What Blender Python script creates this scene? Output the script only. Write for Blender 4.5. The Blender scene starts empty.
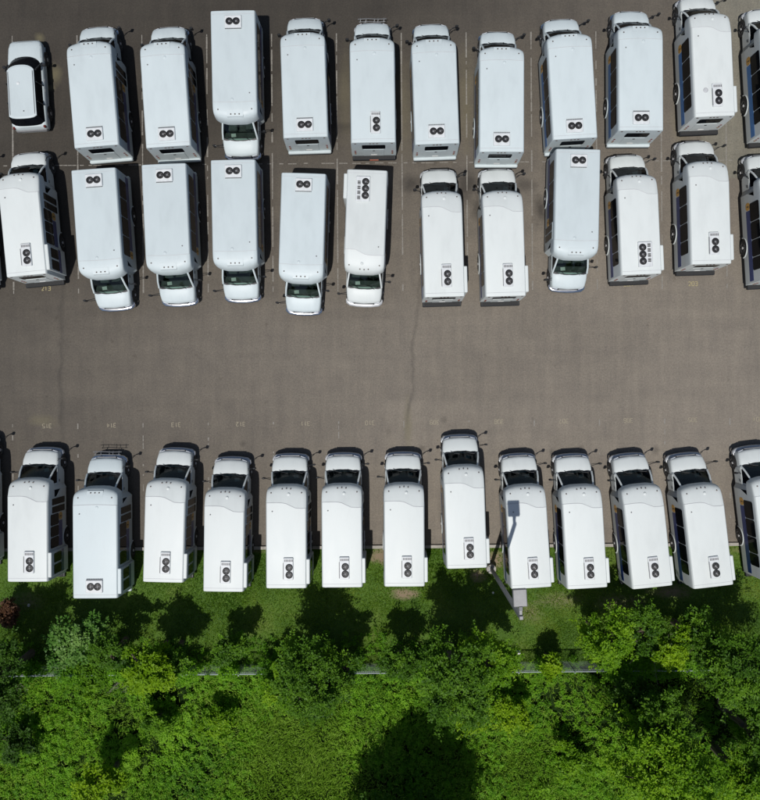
import bpy, math, random
import numpy as np
from mathutils import Vector, Matrix

random.seed(7)
rng = np.random.default_rng(11)
SC = bpy.context.scene
COL = SC.collection
H, F, CX, CY = 45.0, 808.0, 388.0, 400.0          # camera height, focal length and the point straight below it
LOT = math.radians(0.45)                           # the parking lot is turned this much


def W(px, py, z=0.0):
    """point at height z seen at this place of the photograph (used once, to survey the place)"""
    k = (H - z) / F
    return ((px - CX) * k, (CY - py) * k)


# ------------------------------------------------------------------ materials
def new_mat(name):
    m = bpy.data.materials.new(name)
    m.use_nodes = True
    nt = m.node_tree
    b = nt.nodes['Principled BSDF']
    return m, nt, b


def N(nt, typ, **kw):
    n = nt.nodes.new(typ)
    for k, v in kw.items():
        if k in n.inputs.keys():
            n.inputs[k].default_value = v
        else:
            setattr(n, k, v)
    return n


def L(nt, a, b):
    nt.links.new(a, b)


def ramp(nt, fac, stops):
    r = nt.nodes.new('ShaderNodeValToRGB')
    el = r.color_ramp.elements
    el[0].position, el[0].color = stops[0][0], (*stops[0][1], 1)
    el[1].position, el[1].color = stops[-1][0], (*stops[-1][1], 1)
    for p, c in stops[1:-1]:
        e = el.new(p)
        e.color = (*c, 1)
    L(nt, fac, r.inputs[0])
    return r.outputs[0]


def mixc(nt, fac, a, b, mode='MIX'):
    n = nt.nodes.new('ShaderNodeMix')
    n.data_type = 'RGBA'
    n.blend_type = mode
    for v, s in ((fac, n.inputs[0]), (a, n.inputs[6]), (b, n.inputs[7])):
        if hasattr(v, 'is_linked'):
            L(nt, v, s)
        elif isinstance(v, (int, float)):
            s.default_value = v
        else:
            s.default_value = (*v, 1)
    return n.outputs[2]


def mth(nt, op, a, b=None, c=None, clamp=False):
    n = nt.nodes.new('ShaderNodeMath')
    n.operation = op
    n.use_clamp = clamp
    for i, v in enumerate((a, b, c)):
        if v is None:
            continue
        if hasattr(v, 'is_linked'):
            L(nt, v, n.inputs[i])
        else:
            n.inputs[i].default_value = v
    return n.outputs[0]


def noise(nt, vec, scale, detail=4, rough=.55, dist=0):
    n = N(nt, 'ShaderNodeTexNoise')
    n.inputs['Scale'].default_value = scale
    n.inputs['Detail'].default_value = detail
    n.inputs['Roughness'].default_value = rough
    n.inputs['Distortion'].default_value = dist
    L(nt, vec, n.inputs['Vector'])
    return n.outputs['Fac']


def simple(name, col, rough=.5, metal=0, vary=.08, scale=6.0, coat=0):
    m, nt, b = new_mat(name)
    tc = N(nt, 'ShaderNodeTexCoord')
    oi = N(nt, 'ShaderNodeObjectInfo')
    add = N(nt, 'ShaderNodeVectorMath', operation='ADD')
    L(nt, tc.outputs['Object'], add.inputs[0])
    sc = N(nt, 'ShaderNodeVectorMath', operation='SCALE')
    L(nt, oi.outputs['Location'], sc.inputs[0])
    sc.inputs['Scale'].default_value = .37
    L(nt, sc.outputs[0], add.inputs[1])
    f = noise(nt, add.outputs[0], scale, 5, .6)
    lo = tuple(c * (1 - vary) for c in col)
    hi = tuple(min(1, c * (1 + vary)) for c in col)
    L(nt, ramp(nt, f, [(.3, lo), (.7, hi)]), b.inputs['Base Color'])
    b.inputs['Roughness'].default_value = rough
    b.inputs['Metallic'].default_value = metal
    if coat:
        b.inputs['Coat Weight'].default_value = coat
        b.inputs['Coat Roughness'].default_value = .08
    return m


def paint_white(name, tone):
    m, nt, b = new_mat(name)
    tc = N(nt, 'ShaderNodeTexCoord')
    oi = N(nt, 'ShaderNodeObjectInfo')
    sc = N(nt, 'ShaderNodeVectorMath', operation='SCALE')
    L(nt, oi.outputs['Location'], sc.inputs[0])
    sc.inputs['Scale'].default_value = .61
    add = N(nt, 'ShaderNodeVectorMath', operation='ADD')
    L(nt, tc.outputs['Object'], add.inputs[0])
    L(nt, sc.outputs[0], add.inputs[1])
    mp = N(nt, 'ShaderNodeMapping')
    mp.inputs['Scale'].default_value = (1, .35, 1)
    L(nt, add.outputs[0], mp.inputs['Vector'])
    f1 = noise(nt, mp.outputs[0], 1.6, 5, .6)
    f2 = noise(nt, add.outputs[0], 22, 3, .6)
    c = ramp(nt, f1, [(.28, tuple(t * .94 for t in tone)), (.5, tone), (.8, tuple(t * 1.035 for t in tone))])
    grime = ramp(nt, f2, [(.24, (.72, .71, .68)), (.36, (1, 1, 1))])
    c = mixc(nt, .4, c, grime, 'MULTIPLY')
    # each vehicle a little more or less weathered
    vv = mth(nt, 'MULTIPLY_ADD', noise(nt, oi.outputs['Location'], 1.7, 0, .5), .16, .91)
    cc = N(nt, 'ShaderNodeCombineColor')
    for i in range(3):
        L(nt, vv, cc.inputs[i])
    c = mixc(nt, 1.0, c, cc.outputs[0], 'MULTIPLY')
    L(nt, c, b.inputs['Base Color'])
    L(nt, mth(nt, 'MULTIPLY_ADD', f1, .25, .34), b.inputs['Roughness'])
    b.inputs['Specular IOR Level'].default_value = .3
    bp = N(nt, 'ShaderNodeBump')
    bp.inputs['Strength'].default_value = .1
    bp.inputs['Distance'].default_value = .02
    L(nt, noise(nt, add.outputs[0], 1.1, 2, .5), bp.inputs['Height'])
    L(nt, bp.outputs[0], b.inputs['Normal'])
    return m


def glass_mat():
    m, nt, b = new_mat('windshield_glass')
    nt.nodes.remove(b)
    out = nt.nodes['Material Output']
    g = N(nt, 'ShaderNodeBsdfGlossy')
    g.inputs['Roughness'].default_value = .03
    t = N(nt, 'ShaderNodeBsdfTransparent')
    tc = N(nt, 'ShaderNodeTexCoord')
    L(nt, ramp(nt, noise(nt, tc.outputs['Object'], 3, 2), [(.3, (.42, .52, .48)), (.7, (.5, .6, .55))]), t.inputs[0])
    fr = N(nt, 'ShaderNodeFresnel')
    fr.inputs['IOR'].default_value = 1.5
    mx = N(nt, 'ShaderNodeMixShader')
    L(nt, fr.outputs[0], mx.inputs[0])
    L(nt, t.outputs[0], mx.inputs[1])
    L(nt, g.outputs[0], mx.inputs[2])
    L(nt, mx.outputs[0], out.inputs[0])
    return m


def leaf_mat(name, dark, mid, light, transl=.35, rough=.5):
    m, nt, b = new_mat(name)
    out = nt.nodes['Material Output']
    at = N(nt, 'ShaderNodeAttribute')
    at.attribute_name = 'tint'
    c = ramp(nt, at.outputs['Fac'], [(0, dark), (.5, mid), (1, light)])
    L(nt, c, b.inputs['Base Color'])
    b.inputs['Roughness'].default_value = rough
    b.inputs['Specular IOR Level'].default_value = .14
    tr = N(nt, 'ShaderNodeBsdfTranslucent')
    L(nt, mixc(nt, 1.0, c, (1.25, 1.3, .55), 'MULTIPLY'), tr.inputs[0])
    mx = N(nt, 'ShaderNodeMixShader')
    mx.inputs[0].default_value = transl
    L(nt, b.outputs[0], mx.inputs[1])
    L(nt, tr.outputs[0], mx.inputs[2])
    L(nt, mx.outputs[0], out.inputs[0])
    return m


def asphalt_mat(name, base, stains=(), seams=(), darken=(0, 0)):
    m, nt, b = new_mat(name)
    tc = N(nt, 'ShaderNodeTexCoord')
    P = tc.outputs['Object']
    big = noise(nt, P, .09, 3, .5)
    med = noise(nt, P, .9, 6, .65)
    mp = N(nt, 'ShaderNodeMapping')
    mp.inputs['Scale'].default_value = (1.6, .16, 1)
    L(nt, P, mp.inputs['Vector'])
    streak = noise(nt, mp.outputs[0], 1.3, 5, .6)
    fine = noise(nt, P, 26, 3, .7)
    agg = noise(nt, P, 75, 2, .7)
    c = ramp(nt, big, [(.3, tuple(v * .86 for v in base)), (.7, tuple(v * 1.12 for v in base))])
    c = mixc(nt, 1.0, c, ramp(nt, med, [(.25, (.88, .88, .885)), (.75, (1.1, 1.095, 1.07))]), 'MULTIPLY')
    c = mixc(nt, 1.0, c, ramp(nt, streak, [(.25, (.88, .88, .88)), (.75, (1.1, 1.09, 1.06))]), 'MULTIPLY')
    c = mixc(nt, 1.0, c, ramp(nt, fine, [(.25, (.78, .78, .79)), (.75, (1.2, 1.2, 1.19))]), 'MULTIPLY')
    c = mixc(nt, 1.0, c, ramp(nt, agg, [(.3, (.8, .8, .8)), (.7, (1.2, 1.2, 1.2))]), 'MULTIPLY')
    grain = noise(nt, P, 11, 2, .6)
    c = mixc(nt, 1.0, c, ramp(nt, grain, [(.28, (.86, .86, .865)), (.72, (1.15, 1.15, 1.14))]), 'MULTIPLY')
    mp2 = N(nt, 'ShaderNodeMapping')
    mp2.inputs['Scale'].default_value = (.05, .9, 1)
    L(nt, P, mp2.inputs['Vector'])
    c = mixc(nt, 1.0, c, ramp(nt, noise(nt, mp2.outputs[0], 1.0, 4, .6), [(.3, (.93, .93, .93)), (.7, (1.06, 1.06, 1.05))]), 'MULTIPLY')
    # the asphalt gets darker towards the far side and to the left
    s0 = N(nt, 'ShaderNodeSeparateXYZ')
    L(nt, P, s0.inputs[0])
    fx = mth(nt, 'MULTIPLY', mth(nt, 'MAXIMUM', mth(nt, 'MULTIPLY', s0.outputs[0], -1), -14), darken[0])
    fy = mth(nt, 'MULTIPLY', mth(nt, 'MAXIMUM', mth(nt, 'SUBTRACT', s0.outputs[1], 3), 0), darken[1])
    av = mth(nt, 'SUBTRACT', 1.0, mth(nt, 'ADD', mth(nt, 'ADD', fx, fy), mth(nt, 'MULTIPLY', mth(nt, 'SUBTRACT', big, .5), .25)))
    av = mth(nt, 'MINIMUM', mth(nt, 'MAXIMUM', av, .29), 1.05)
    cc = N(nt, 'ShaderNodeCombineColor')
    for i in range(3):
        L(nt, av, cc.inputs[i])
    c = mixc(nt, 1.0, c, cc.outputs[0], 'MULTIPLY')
    # thin drips of old oil
    spots = noise(nt, P, 2.3, 3, .45)
    c = mixc(nt, 1.0, c, ramp(nt, spots, [(.22, (.8, .79, .78)), (.33, (1, 1, 1))]), 'MULTIPLY')
    sep = N(nt, 'ShaderNodeSeparateXYZ')
    L(nt, P, sep.inputs[0])
    wob = noise(nt, P, 1.1, 5, .65)
    wob2 = noise(nt, P, .35, 3, .5)
    for (sx, sy, rx, ry, amt, col) in stains:
        dx = mth(nt, 'DIVIDE', mth(nt, 'SUBTRACT', sep.outputs[0], sx), rx)
        dy = mth(nt, 'DIVIDE', mth(nt, 'SUBTRACT', sep.outputs[1], sy), ry)
        d = mth(nt, 'SQRT', mth(nt, 'ADD', mth(nt, 'MULTIPLY', dx, dx), mth(nt, 'MULTIPLY', dy, dy)))
        d = mth(nt, 'ADD', d, mth(nt, 'MULTIPLY', mth(nt, 'SUBTRACT', wob, .5), 1.5))
        f = mth(nt, 'MULTIPLY', mth(nt, 'SUBTRACT', 1.25, d, clamp=True), amt, clamp=True)
        c = mixc(nt, f, c, col)
    for (x0, y0, slope, half, wd, amt) in seams:
        lx = mth(nt, 'ADD', mth(nt, 'MULTIPLY', mth(nt, 'SUBTRACT', sep.outputs[1], y0), slope), x0)
        d = mth(nt, 'ABSOLUTE', mth(nt, 'ADD', mth(nt, 'SUBTRACT', sep.outputs[0], lx),
                                   mth(nt, 'ADD', mth(nt, 'MULTIPLY', mth(nt, 'SUBTRACT', wob2, .5), 1.0),
                                       mth(nt, 'MULTIPLY', mth(nt, 'SUBTRACT', wob, .5), .35))))
        f = mth(nt, 'SUBTRACT', 1, mth(nt, 'DIVIDE', d, wd), clamp=True)
        e = mth(nt, 'SUBTRACT', 1, mth(nt, 'DIVIDE', mth(nt, 'ABSOLUTE', mth(nt, 'SUBTRACT', sep.outputs[1], y0)), half), clamp=True)
        e = mth(nt, 'MULTIPLY', e, 3, clamp=True)
        f = mth(nt, 'MULTIPLY', mth(nt, 'MULTIPLY', f, e), mth(nt, 'MULTIPLY', wob, amt * 1.6), clamp=True)
        c = mixc(nt, f, c, (.03, .028, .026))
    L(nt, c, b.inputs['Base Color'])
    b.inputs['Roughness'].default_value = .85
    b.inputs['Specular IOR Level'].default_value = .25
    bp = N(nt, 'ShaderNodeBump')
    bp.inputs['Strength'].default_value = .5
    bp.inputs['Distance'].default_value = .01
    L(nt, agg, bp.inputs['Height'])
    L(nt, bp.outputs[0], b.inputs['Normal'])
    return m


def soil_grass_mat(soil):
    m, nt, b = new_mat('lawn_soil')
    tc = N(nt, 'ShaderNodeTexCoord')
    P = tc.outputs['Object']
    a = noise(nt, P, .45, 5, .6)
    f = noise(nt, P, 9, 5, .7)
    g = noise(nt, P, 42, 3, .7)
    c = ramp(nt, a, [(.3, (.036, .085, .007)), (.52, (.06, .12, .01)), (.72, (.095, .135, .022))])
    c = mixc(nt, 1.0, c, ramp(nt, f, [(.25, (.55, .6, .5)), (.75, (1.35, 1.3, 1.2))]), 'MULTIPLY')
    c = mixc(nt, 1.0, c, ramp(nt, g, [(.25, (.5, .5, .5)), (.75, (1.4, 1.4, 1.3))]), 'MULTIPLY')
    sep = N(nt, 'ShaderNodeSeparateXYZ')
    L(nt, P, sep.inputs[0])
    for (sx, sy, rx, ry, amt) in soil:
        dx = mth(nt, 'DIVIDE', mth(nt, 'SUBTRACT', sep.outputs[0], sx), rx)
        dy = mth(nt, 'DIVIDE', mth(nt, 'SUBTRACT', sep.outputs[1], sy), ry)
        d = mth(nt, 'SQRT', mth(nt, 'ADD', mth(nt, 'MULTIPLY', dx, dx), mth(nt, 'MULTIPLY', dy, dy)))
        d = mth(nt, 'ADD', d, mth(nt, 'MULTIPLY', mth(nt, 'SUBTRACT', noise(nt, P, 2.2, 5, .7), .5), 2.0))
        fac = mth(nt, 'MULTIPLY', mth(nt, 'SUBTRACT', 1.2, d, clamp=True), amt, clamp=True)
        c = mixc(nt, fac, c, (.19, .145, .09))
    L(nt, c, b.inputs['Base Color'])
    b.inputs['Roughness'].default_value = .95
    return m


M = {}
M['white'] = paint_white('white_coach_paint', (.565, .597, .585))
M['dimwhite'] = paint_white('dimmed_white_coach_paint', (.492, .55, .56))  # same white paint, the dimmer light of the far rows put into its colour
M['glass'] = simple('dark_tinted_glass', (.005, .006, .008), .08, 0, .3, 2)
M['glass'].node_tree.nodes['Principled BSDF'].inputs['Specular IOR Level'].default_value = .06
M['windshield'] = glass_mat()
M['black'] = simple('black_plastic', (.011, .012, .014), .5, 0, .2, 8)
M['rubber'] = simple('tyre_rubber', (.018, .018, .018), .85, 0, .2, 20)
M['rim'] = simple('wheel_steel', (.5, .5, .5), .4, .4, .1, 10)
M['chrome'] = simple('bumper_chrome', (.6, .62, .64), .16, 1, .05, 5)
M['grey'] = simple('grey_plastic', (.16, .16, .165), .6, 0, .12, 8)
M['rack'] = simple('rack_grey_steel', (.3, .31, .32), .4, .5, .2, 12)
M['lightgrey'] = simple('grey_aluminium', (.45, .46, .47), .45, .3, .1, 8)
M['acwhite'] = simple('condenser_housing', (.56, .58, .585), .5, 0, .1, 5)
M['fan'] = simple('fan_black', (.008, .008, .009), .55, 0, .2, 12)
M['blade'] = simple('fan_blade_grey', (.016, .016, .018), .45, 0, .15, 12)
M['navy'] = simple('navy_vinyl', (.012, .035, .16), .35, 0, .12, 4)
M['blue'] = simple('blue_vinyl', (.03, .16, .42), .35, 0, .12, 4)
M['orange'] = simple('orange_vinyl', (.55, .3, .06), .4, 0, .2, 9)
M['amber'] = simple('amber_lens', (.2, .12, .06), .25, 0, .1, 9)
M['dot'] = simple('smoked_lens', (.07, .05, .045), .3, 0, .1, 9)
M['red'] = simple('red_lens', (.13, .022, .018), .2, 0, .1, 9)
M['plate'] = simple('red_reflector', (.42, .12, .07), .4, 0, .15, 9)
M['lamp'] = simple('headlamp_lens', (.7, .72, .75), .1, .3, .06, 9)
M['dash'] = simple('dashboard_grey', (.06, .062, .062), .7, 0, .25, 5)
M['seatfab'] = simple('seat_fabric_grey', (.1, .105, .11), .9, 0, .25, 14)
M['paper'] = simple('white_paper', (.7, .7, .68), .8, 0, .04, 6)
M['seam'] = simple('grey_sealant', (.42, .43, .44), .6, 0, .1, 5)
M['concrete'] = simple('kerb_concrete', (.3, .28, .245), .9, 0, .25, 3)
M['galv'] = simple('galvanised_wire', (.42, .46, .47), .45, .55, .12, 4)
M['polegrey'] = simple('pole_grey_paint', (.2, .2, .2), .5, .2, .1, 3)
M['bark'] = simple('bark_brown', (.09, .07, .05), .9, 0, .35, 9)
M['deadwood'] = simple('dead_wood_grey', (.24, .21, .19), .9, 0, .3, 12)
M['linepaint'] = simple('worn_white_paint', (.195, .182, .16), .85, 0, .25, 12)
M['numpaint'] = simple('worn_yellow_paint', (.34, .29, .15), .8, 0, .25, 14)
M['numpaint_pale'] = simple('worn_cream_paint', (.26, .228, .165), .8, 0, .25, 14)
M['stone'] = simple('pale_stone', (.4, .4, .38), .9, 0, .25, 20)
M['litter'] = simple('white_litter', (.75, .74, .7), .7, 0, .1, 20)


# ------------------------------------------------------------------ mesh helper
class MB:
    def __init__(s):
        s.v, s.f, s.m = [], [], []

    def add(s, vs, fs, mi=0):
        o = len(s.v)
        s.v += [tuple(p) for p in vs]
        s.f += [tuple(i + o for i in f) for f in fs]
        s.m += [mi] * len(fs)
        return s

    def box(s, x0, x1, y0, y1, z0, z1, mi=0, b=0.0):
        if b <= 0:
            return s.add([(x, y, z) for z in (z0, z1) for y in (y0, y1) for x in (x0, x1)],
                         [(0, 2, 3, 1), (4, 5, 7, 6), (0, 1, 5, 4), (2, 6, 7, 3), (0, 4, 6, 2), (1, 3, 7, 5)], mi)
        # chamfered box
        vs, key = [], {}
        cs = [(x0, x1), (y0, y1), (z0, z1)]
        for i in (0, 1):
            for j in (0, 1):
                for k in (0, 1):
                    c = [cs[0][i], cs[1][j], cs[2][k]]
                    sg = [1 if q == 0 else -1 for q in (i, j, k)]
                    for ax in range(3):
                        p = [c[a] + (0 if a == ax else sg[a] * b) for a in range(3)]
                        key[(i, j, k, ax)] = len(vs)
                        vs.append(p)
        fs = []
        for ax in range(3):
            a, c = [(1, 2), (2, 0), (0, 1)][ax]
            for side in (0, 1):
                q = []
                for (u, v) in ((0, 0), (1, 0), (1, 1), (0, 1)):
                    idx = [0, 0, 0]
                    idx[ax], idx[a], idx[c] = side, u, v
                    q.append(key[(*idx, ax)])
                fs.append(tuple(q if side else q[::-1]))
        for ax in range(3):
            a, c = [(1, 2), (2, 0), (0, 1)][ax]
            for u in (0, 1):
                for v in (0, 1):
                    def ix(e, f):
                        idx = [0, 0, 0]
                        idx[ax], idx[a], idx[c] = e, u, v
                        return key[(*idx, f)]
                    q = (ix(0, a), ix(1, a), ix(1, c), ix(0, c))
                    fs.append(q if (u == v) == True else q[::-1])
        for i in (0, 1):
            for j in (0, 1):
                for k in (0, 1):
                    q = tuple(key[(i, j, k, a)] for a in range(3))
                    fs.append(q if (i + j + k) % 2 else q[::-1])
        return s.add(vs, fs, mi)

    def tube(s, pts, rad, n=6, mi=0, cap=True):
        pts = [Vector(p) for p in pts]
        rs = rad if isinstance(rad, (list, tuple)) else [rad] * len(pts)
        vs, up = [], None
        for i, p in enumerate(pts):
            d = (pts[min(i + 1, len(pts) - 1)] - pts[max(i - 1, 0)]).normalized()
            if up is None:
                up = d.orthogonal().normalized()
            up = (up - d * up.dot(d))
            up = up.normalized() if up.length > 1e-6 else d.orthogonal().normalized()
            si = d.cross(up)
            for k in range(n):
                a = 2 * math.pi * k / n
                vs.append(p + (up * math.cos(a) + si * math.sin(a)) * rs[i])
        fs = []
        for i in range(len(pts) - 1):
            for k in range(n):
                k2 = (k + 1) % n
                fs.append((i * n + k, i * n + k2, (i + 1) * n + k2, (i + 1) * n + k))
        if cap:
            fs.append(tuple(range(n))[::-1])
            fs.append(tuple((len(pts) - 1) * n + k for k in range(n)))
        return s.add(vs, fs, mi)

    def lathe(s, prof, axis='z', c=(0, 0, 0), n=20, mi=0):
        vs = []
        for (r, h) in prof:
            for k in range(n):
                a = 2 * math.pi * k / n
                u, v = r * math.cos(a), r * math.sin(a)
                if axis == 'z':
                    vs.append((c[0] + u, c[1] + v, c[2] + h))
                elif axis == 'x':
                    vs.append((c[0] + h, c[1] + u, c[2] + v))
                else:
                    vs.append((c[0] + v, c[1] + h, c[2] + u))
        fs = []
        for i in range(len(prof) - 1):
            for k in range(n):
                k2 = (k + 1) % n
                fs.append((i * n + k, i * n + k2, (i + 1) * n + k2, (i + 1) * n + k))
        fs.append(tuple(range(n))[::-1])
        fs.append(tuple((len(prof) - 1) * n + k for k in range(n)))
        return s.add(vs, fs, mi)

    def grid(s, rows, mi=0, flip=False):
        n = len(rows[0])
        vs = [p for r in rows for p in r]
        fs = []
        for i in range(len(rows) - 1):
            for k in range(n - 1):
                q = (i * n + k, i * n + k + 1, (i + 1) * n + k + 1, (i + 1) * n + k)
                fs.append(q[::-1] if flip else q)
        return s.add(vs, fs, mi)

    def plate(s, poly, nrm, th, mi=0):
        """polygon extruded along nrm by th"""
        nv = Vector(nrm).normalized() * th
        a = [Vector(p) for p in poly]
        n = len(a)
        c = [p + nv for p in a]
        fs = [tuple(range(n))[::-1], tuple(range(n, 2 * n))]
        for i in range(n):
            j = (i + 1) % n
            fs.append((i, j, n + j, n + i))
        return s.add(a + c, fs, mi)

    def mesh(s, name, mats, smooth=35):
        me = bpy.data.meshes.new(name)
        me.from_pydata(s.v, [], s.f)
        for m in (mats if isinstance(mats, (list, tuple)) else [mats]):
            me.materials.append(m)
        me.polygons.foreach_set('material_index', s.m)
        me.validate()
        import bmesh
        bm = bmesh.new()
        bm.from_mesh(me)
        bmesh.ops.recalc_face_normals(bm, faces=bm.faces)
        bm.to_mesh(me)
        bm.free()
        if smooth:
            me.polygons.foreach_set('use_smooth', [True] * len(me.polygons))
            me.set_sharp_from_angle(angle=math.radians(smooth))
        me.update()
        return me

    def obj(s, name, mats, parent=None, smooth=35):
        o = bpy.data.objects.new(name, s.mesh(name, mats, smooth))
        COL.objects.link(o)
        if parent:
            o.parent = parent
        return o


def tag(o, label=None, cat=None, group=None, kind=None):
    if label: o['label'] = label
    if cat: o['category'] = cat
    if group: o['group'] = group
    if kind: o['kind'] = kind
    return o


def empty(name, loc, rz=0):
    o = bpy.data.objects.new(name, None)
    COL.objects.link(o)
    o.location = loc
    o.rotation_euler = (0, 0, rz)
    o.empty_display_size = .3
    return o


def copy_tree(o, parent=None):
    c = o.copy()
    COL.objects.link(c)
    if parent:
        c.parent = parent
    for ch in [x for x in o.children]:
        copy_tree(ch, c)
    return c


# ------------------------------------------------------------------ shuttle bus
YO = 3.4     # local origin sits near the middle of the footprint


def disc_plate(mb, x, sgn, y, z, r, th, mi=0, n=18, a0=0, a1=math.pi):
    pts = [(x, y + r * math.cos(a0 + (a1 - a0) * k / n), z + r * math.sin(a0 + (a1 - a0) * k / n)) for k in range(n + 1)]
    mb.plate(pts, (sgn, 0, 0), th, mi)


def make_bus(wide=True, fans='pair_across', rack=False, bumper='white', lift=True, stripe='navy', vent=False):
    w = 1.20 if wide else 1.085
    dl = .31 if wide else 0.0
    ZR = 2.86
    yb, cr, tip, wb, hf = 4.70 + dl, 4.36 + dl, 5.38 + dl, 6.02 + dl, 6.74 + dl
    root = empty('shuttle_bus', (0, 0, 0))
    WM = M['dimwhite'] if wide else M['white']

    def part(mb, name, mat, parent=root, smooth=35):
        o = mb.obj(name, mat, None, smooth)
        o.data.transform(Matrix.Translation((0, -YO, 0)))
        o.parent = parent
        return o

    # ---- coach shell
    prof = [(w, .42), (w + .018, .8), (w + .02, .98), (w + .0136, 1.3), (w - .0004, 2.0), (w - .0104, 2.5), (w - .022, 2.70),
            (w - .042, 2.785), (w - .085, 2.828), (w - .25, 2.842), (w * .45, 2.853), (w * .2, 2.858), (0, ZR)]
    full = prof + [(-x, z) for x, z in prof[-2::-1]]

    def ycr(x):
        if wide:
            return cr + .12 - .05 * (x / w) ** 2
        t = max(0, min(1, (x / w + .15) / .75))
        t = t * t * (3 - 2 * t)
        return cr + .08 - .27 * t - .02 * math.sin(3 * x)
    mb = MB()
    r0 = [(x * .975, 0.0, z - (.035 if z > 1 else 0)) for x, z in full]
    r1 = [(x * .994, .02, z - (.01 if z > 1 else 0)) for x, z in full]
    r2 = [(x, .06, z) for x, z in full]
    r3 = [(x, (ycr(x) if z >= 2.0 else yb), z) for x, z in full]
    mb.grid([r0, r1, r2, r3])
    mb.add(r0, [tuple(range(len(r0)))])
    mb.add([r0[0], r3[0], r3[-1], r0[-1]], [(0, 1, 2, 3)])
    low = [p for p in r3 if p[2] <= 2.0]
    for sg in (1, -1):                      # angled corner between coach and cab
        side = [(sg * x, yb, z) for x, z in prof[:5]]
        cab = [(sg * .97, yb + .2, z) for (_, _, z) in side]
        mb.grid([side, cab])
        # shelf over the corner under the cap
        mb.add([(sg * (w - .008), yb, 2.0), (sg * .95, yb + .2, 2.0), (sg * .95, ycr(sg * w), 2.0), (sg * (w - .008), ycr(sg * w), 2.0)], [(0, 1, 2, 3)])
    body = part(mb, 'body', WM)

    # ---- fibreglass front cap
    mb = MB()
    idx = [i for i, (x, z) in enumerate(full) if z >= 2.0]
    cols = [full[i] for i in idx]
    vv = [0, .0015, .02, .25, .5, .68, .80, .88, .94, .98, 1.0, 1.0]
    if wide:
        gg = [1.0, .985, .985, .965, .93, .88, .80, .69, .54, .36, .18, 0]
    else:
        gg = [1.0, .985, .982, .925, .86, .79, .715, .615, .485, .33, .17, 0]
    rows = []
    for v, g in zip(vv, gg):
        row = []
        for (x, z) in cols:
            yf = tip - (.30 if wide else .22) * abs(x / w) ** 4.0
            y0 = ycr(x)
            xx = x * (1 - .05 * v ** 4)
            row.append((xx, y0 + v * (yf - y0), 2.0 + (z - 2.0) * g))
        rows.append(row)
    mb.grid(rows)
    mb.add([rows[-1][0], rows[-1][-1], rows[0][-1], rows[0][0]], [(0, 1, 2, 3)])
    mb.add(rows[-1], [tuple(range(len(rows[-1])))])
    cap = part(mb, 'front_cap', WM, smooth=50)
    # sealed joint where cap meets roof
    mb = MB()
    top = [full[i] for i in range(len(full)) if full[i][1] >= 2.76]
    a = [(x, ycr(x) - .012, z + .004) for x, z in top]
    b = [(x, ycr(x) + .01, z + .003) for x, z in top]
    mb.grid([a, b])
    part(mb, 'joint_seal', M['seam'], cap)

    mb = MB()
    top2 = [q for q in full if q[1] >= 2.8]
    mb.grid([[(x, .17, z + .003) for x, z in top2], [(x, .19, z + .003) for x, z in top2]])
    part(mb, 'rear_seal', M['seam'], body)

    def cap_z(x, y):
        ax = abs(x)
        z0 = np.interp(ax, [q[0] for q in prof[::-1]], [q[1] for q in prof[::-1]])
        yf = tip - (.30 if wide else .22) * abs(x / w) ** 4.0
        v = (y - ycr(x)) / (yf - ycr(x))
        return 2.0 + (z0 - 2.0) * float(np.interp(v, vv[:-1], gg[:-1]))
    lx = [0, .22, -.22, .8 * w / 1.09, -.8 * w / 1.09]
    ly = [tip - .2, tip - .22, tip - .22, tip - .42, tip - .42]
    if wide:
        mb = MB()
        zc = cap_z(0, tip - .35)
        mb.add([(-.42, tip - .52, cap_z(.4, tip - .52) + .012), (.42, tip - .52, cap_z(.4, tip - .52) + .012),
                (.42, tip - .2, cap_z(.42, tip - .24) + .03), (-.42, tip - .2, cap_z(.42, tip - .24) + .03),
                (-.4, tip - .14, cap_z(.4, tip - .16)-.04), (.4, tip - .14, cap_z(.4, tip - .16)-.04)],
               [(0, 1, 2, 3), (3, 2, 5, 4)])
        part(mb, 'light_fairing', WM, cap)
        ly = [tip - .3, tip - .3, tip - .3, tip - .55, tip - .55]
    for x, y in zip(lx, ly):
        mb = MB()
        z = cap_z(x, y)
        mb.lathe([(.036, -.03), (.038, .015), (.03, .03), (.015, .036)], 'z', (x, y, z + (.02 if wide and abs(x) < .4 else 0)), 8)
        part(mb, 'marker_light', M['dot'], cap)
    # ---- antenna dome and roof fittings
    mb = MB()
    yy = cr - .02 if wide else tip - .5
    zz = ZR - .01 if wide else cap_z(.08, yy)
    mb.lathe([(.085, -.02), (.085, .01), (.07, .018), (.06, .03), (.03, .038)], 'z', (.12, yy, zz), 14)
    part(mb, 'antenna_dome', WM)
    mb = MB()
    mb.lathe([(.035, -.02), (.035, .03), (.02, .04)], 'z', (-.66 * w, cr - .35, 2.84), 8)
    part(mb, 'roof_fitting', M['grey'])

    if vent:
        mb = MB()
        mb.lathe([(.13, -.02), (.13, .02), (.1, .03), (.09, .012), (.03, .012)], 'z', (-.45, 1.3, 2.85), 16)
        part(mb, 'roof_vent', M['seam'])
    # ---- roof condenser with fans
    mb = MB()
    if fans == 'pair_across':
        bx, by, hx, hy = -.02, .62, .44, .33
        fxy = [(-.19, .62, .165), (.17, .62, .165)]
        gr = (-.44, .42, .965, .995)
    elif fans == 'pair_along':
        bx, by, hx, hy = .12, 1.02, .26, .58
        fxy = [(.17, .72, .165), (.17, 1.10, .165)]
        gr = (-.09, .37, 1.40, 1.52)
    else:
        bx, by, hx, hy = .2, 1.02, .37, .66
        fxy = [(.06, .66, .165), (.06, 1.02, .165), (.06, 1.38, .165)]
        gr = None
    zb = 2.835
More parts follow.
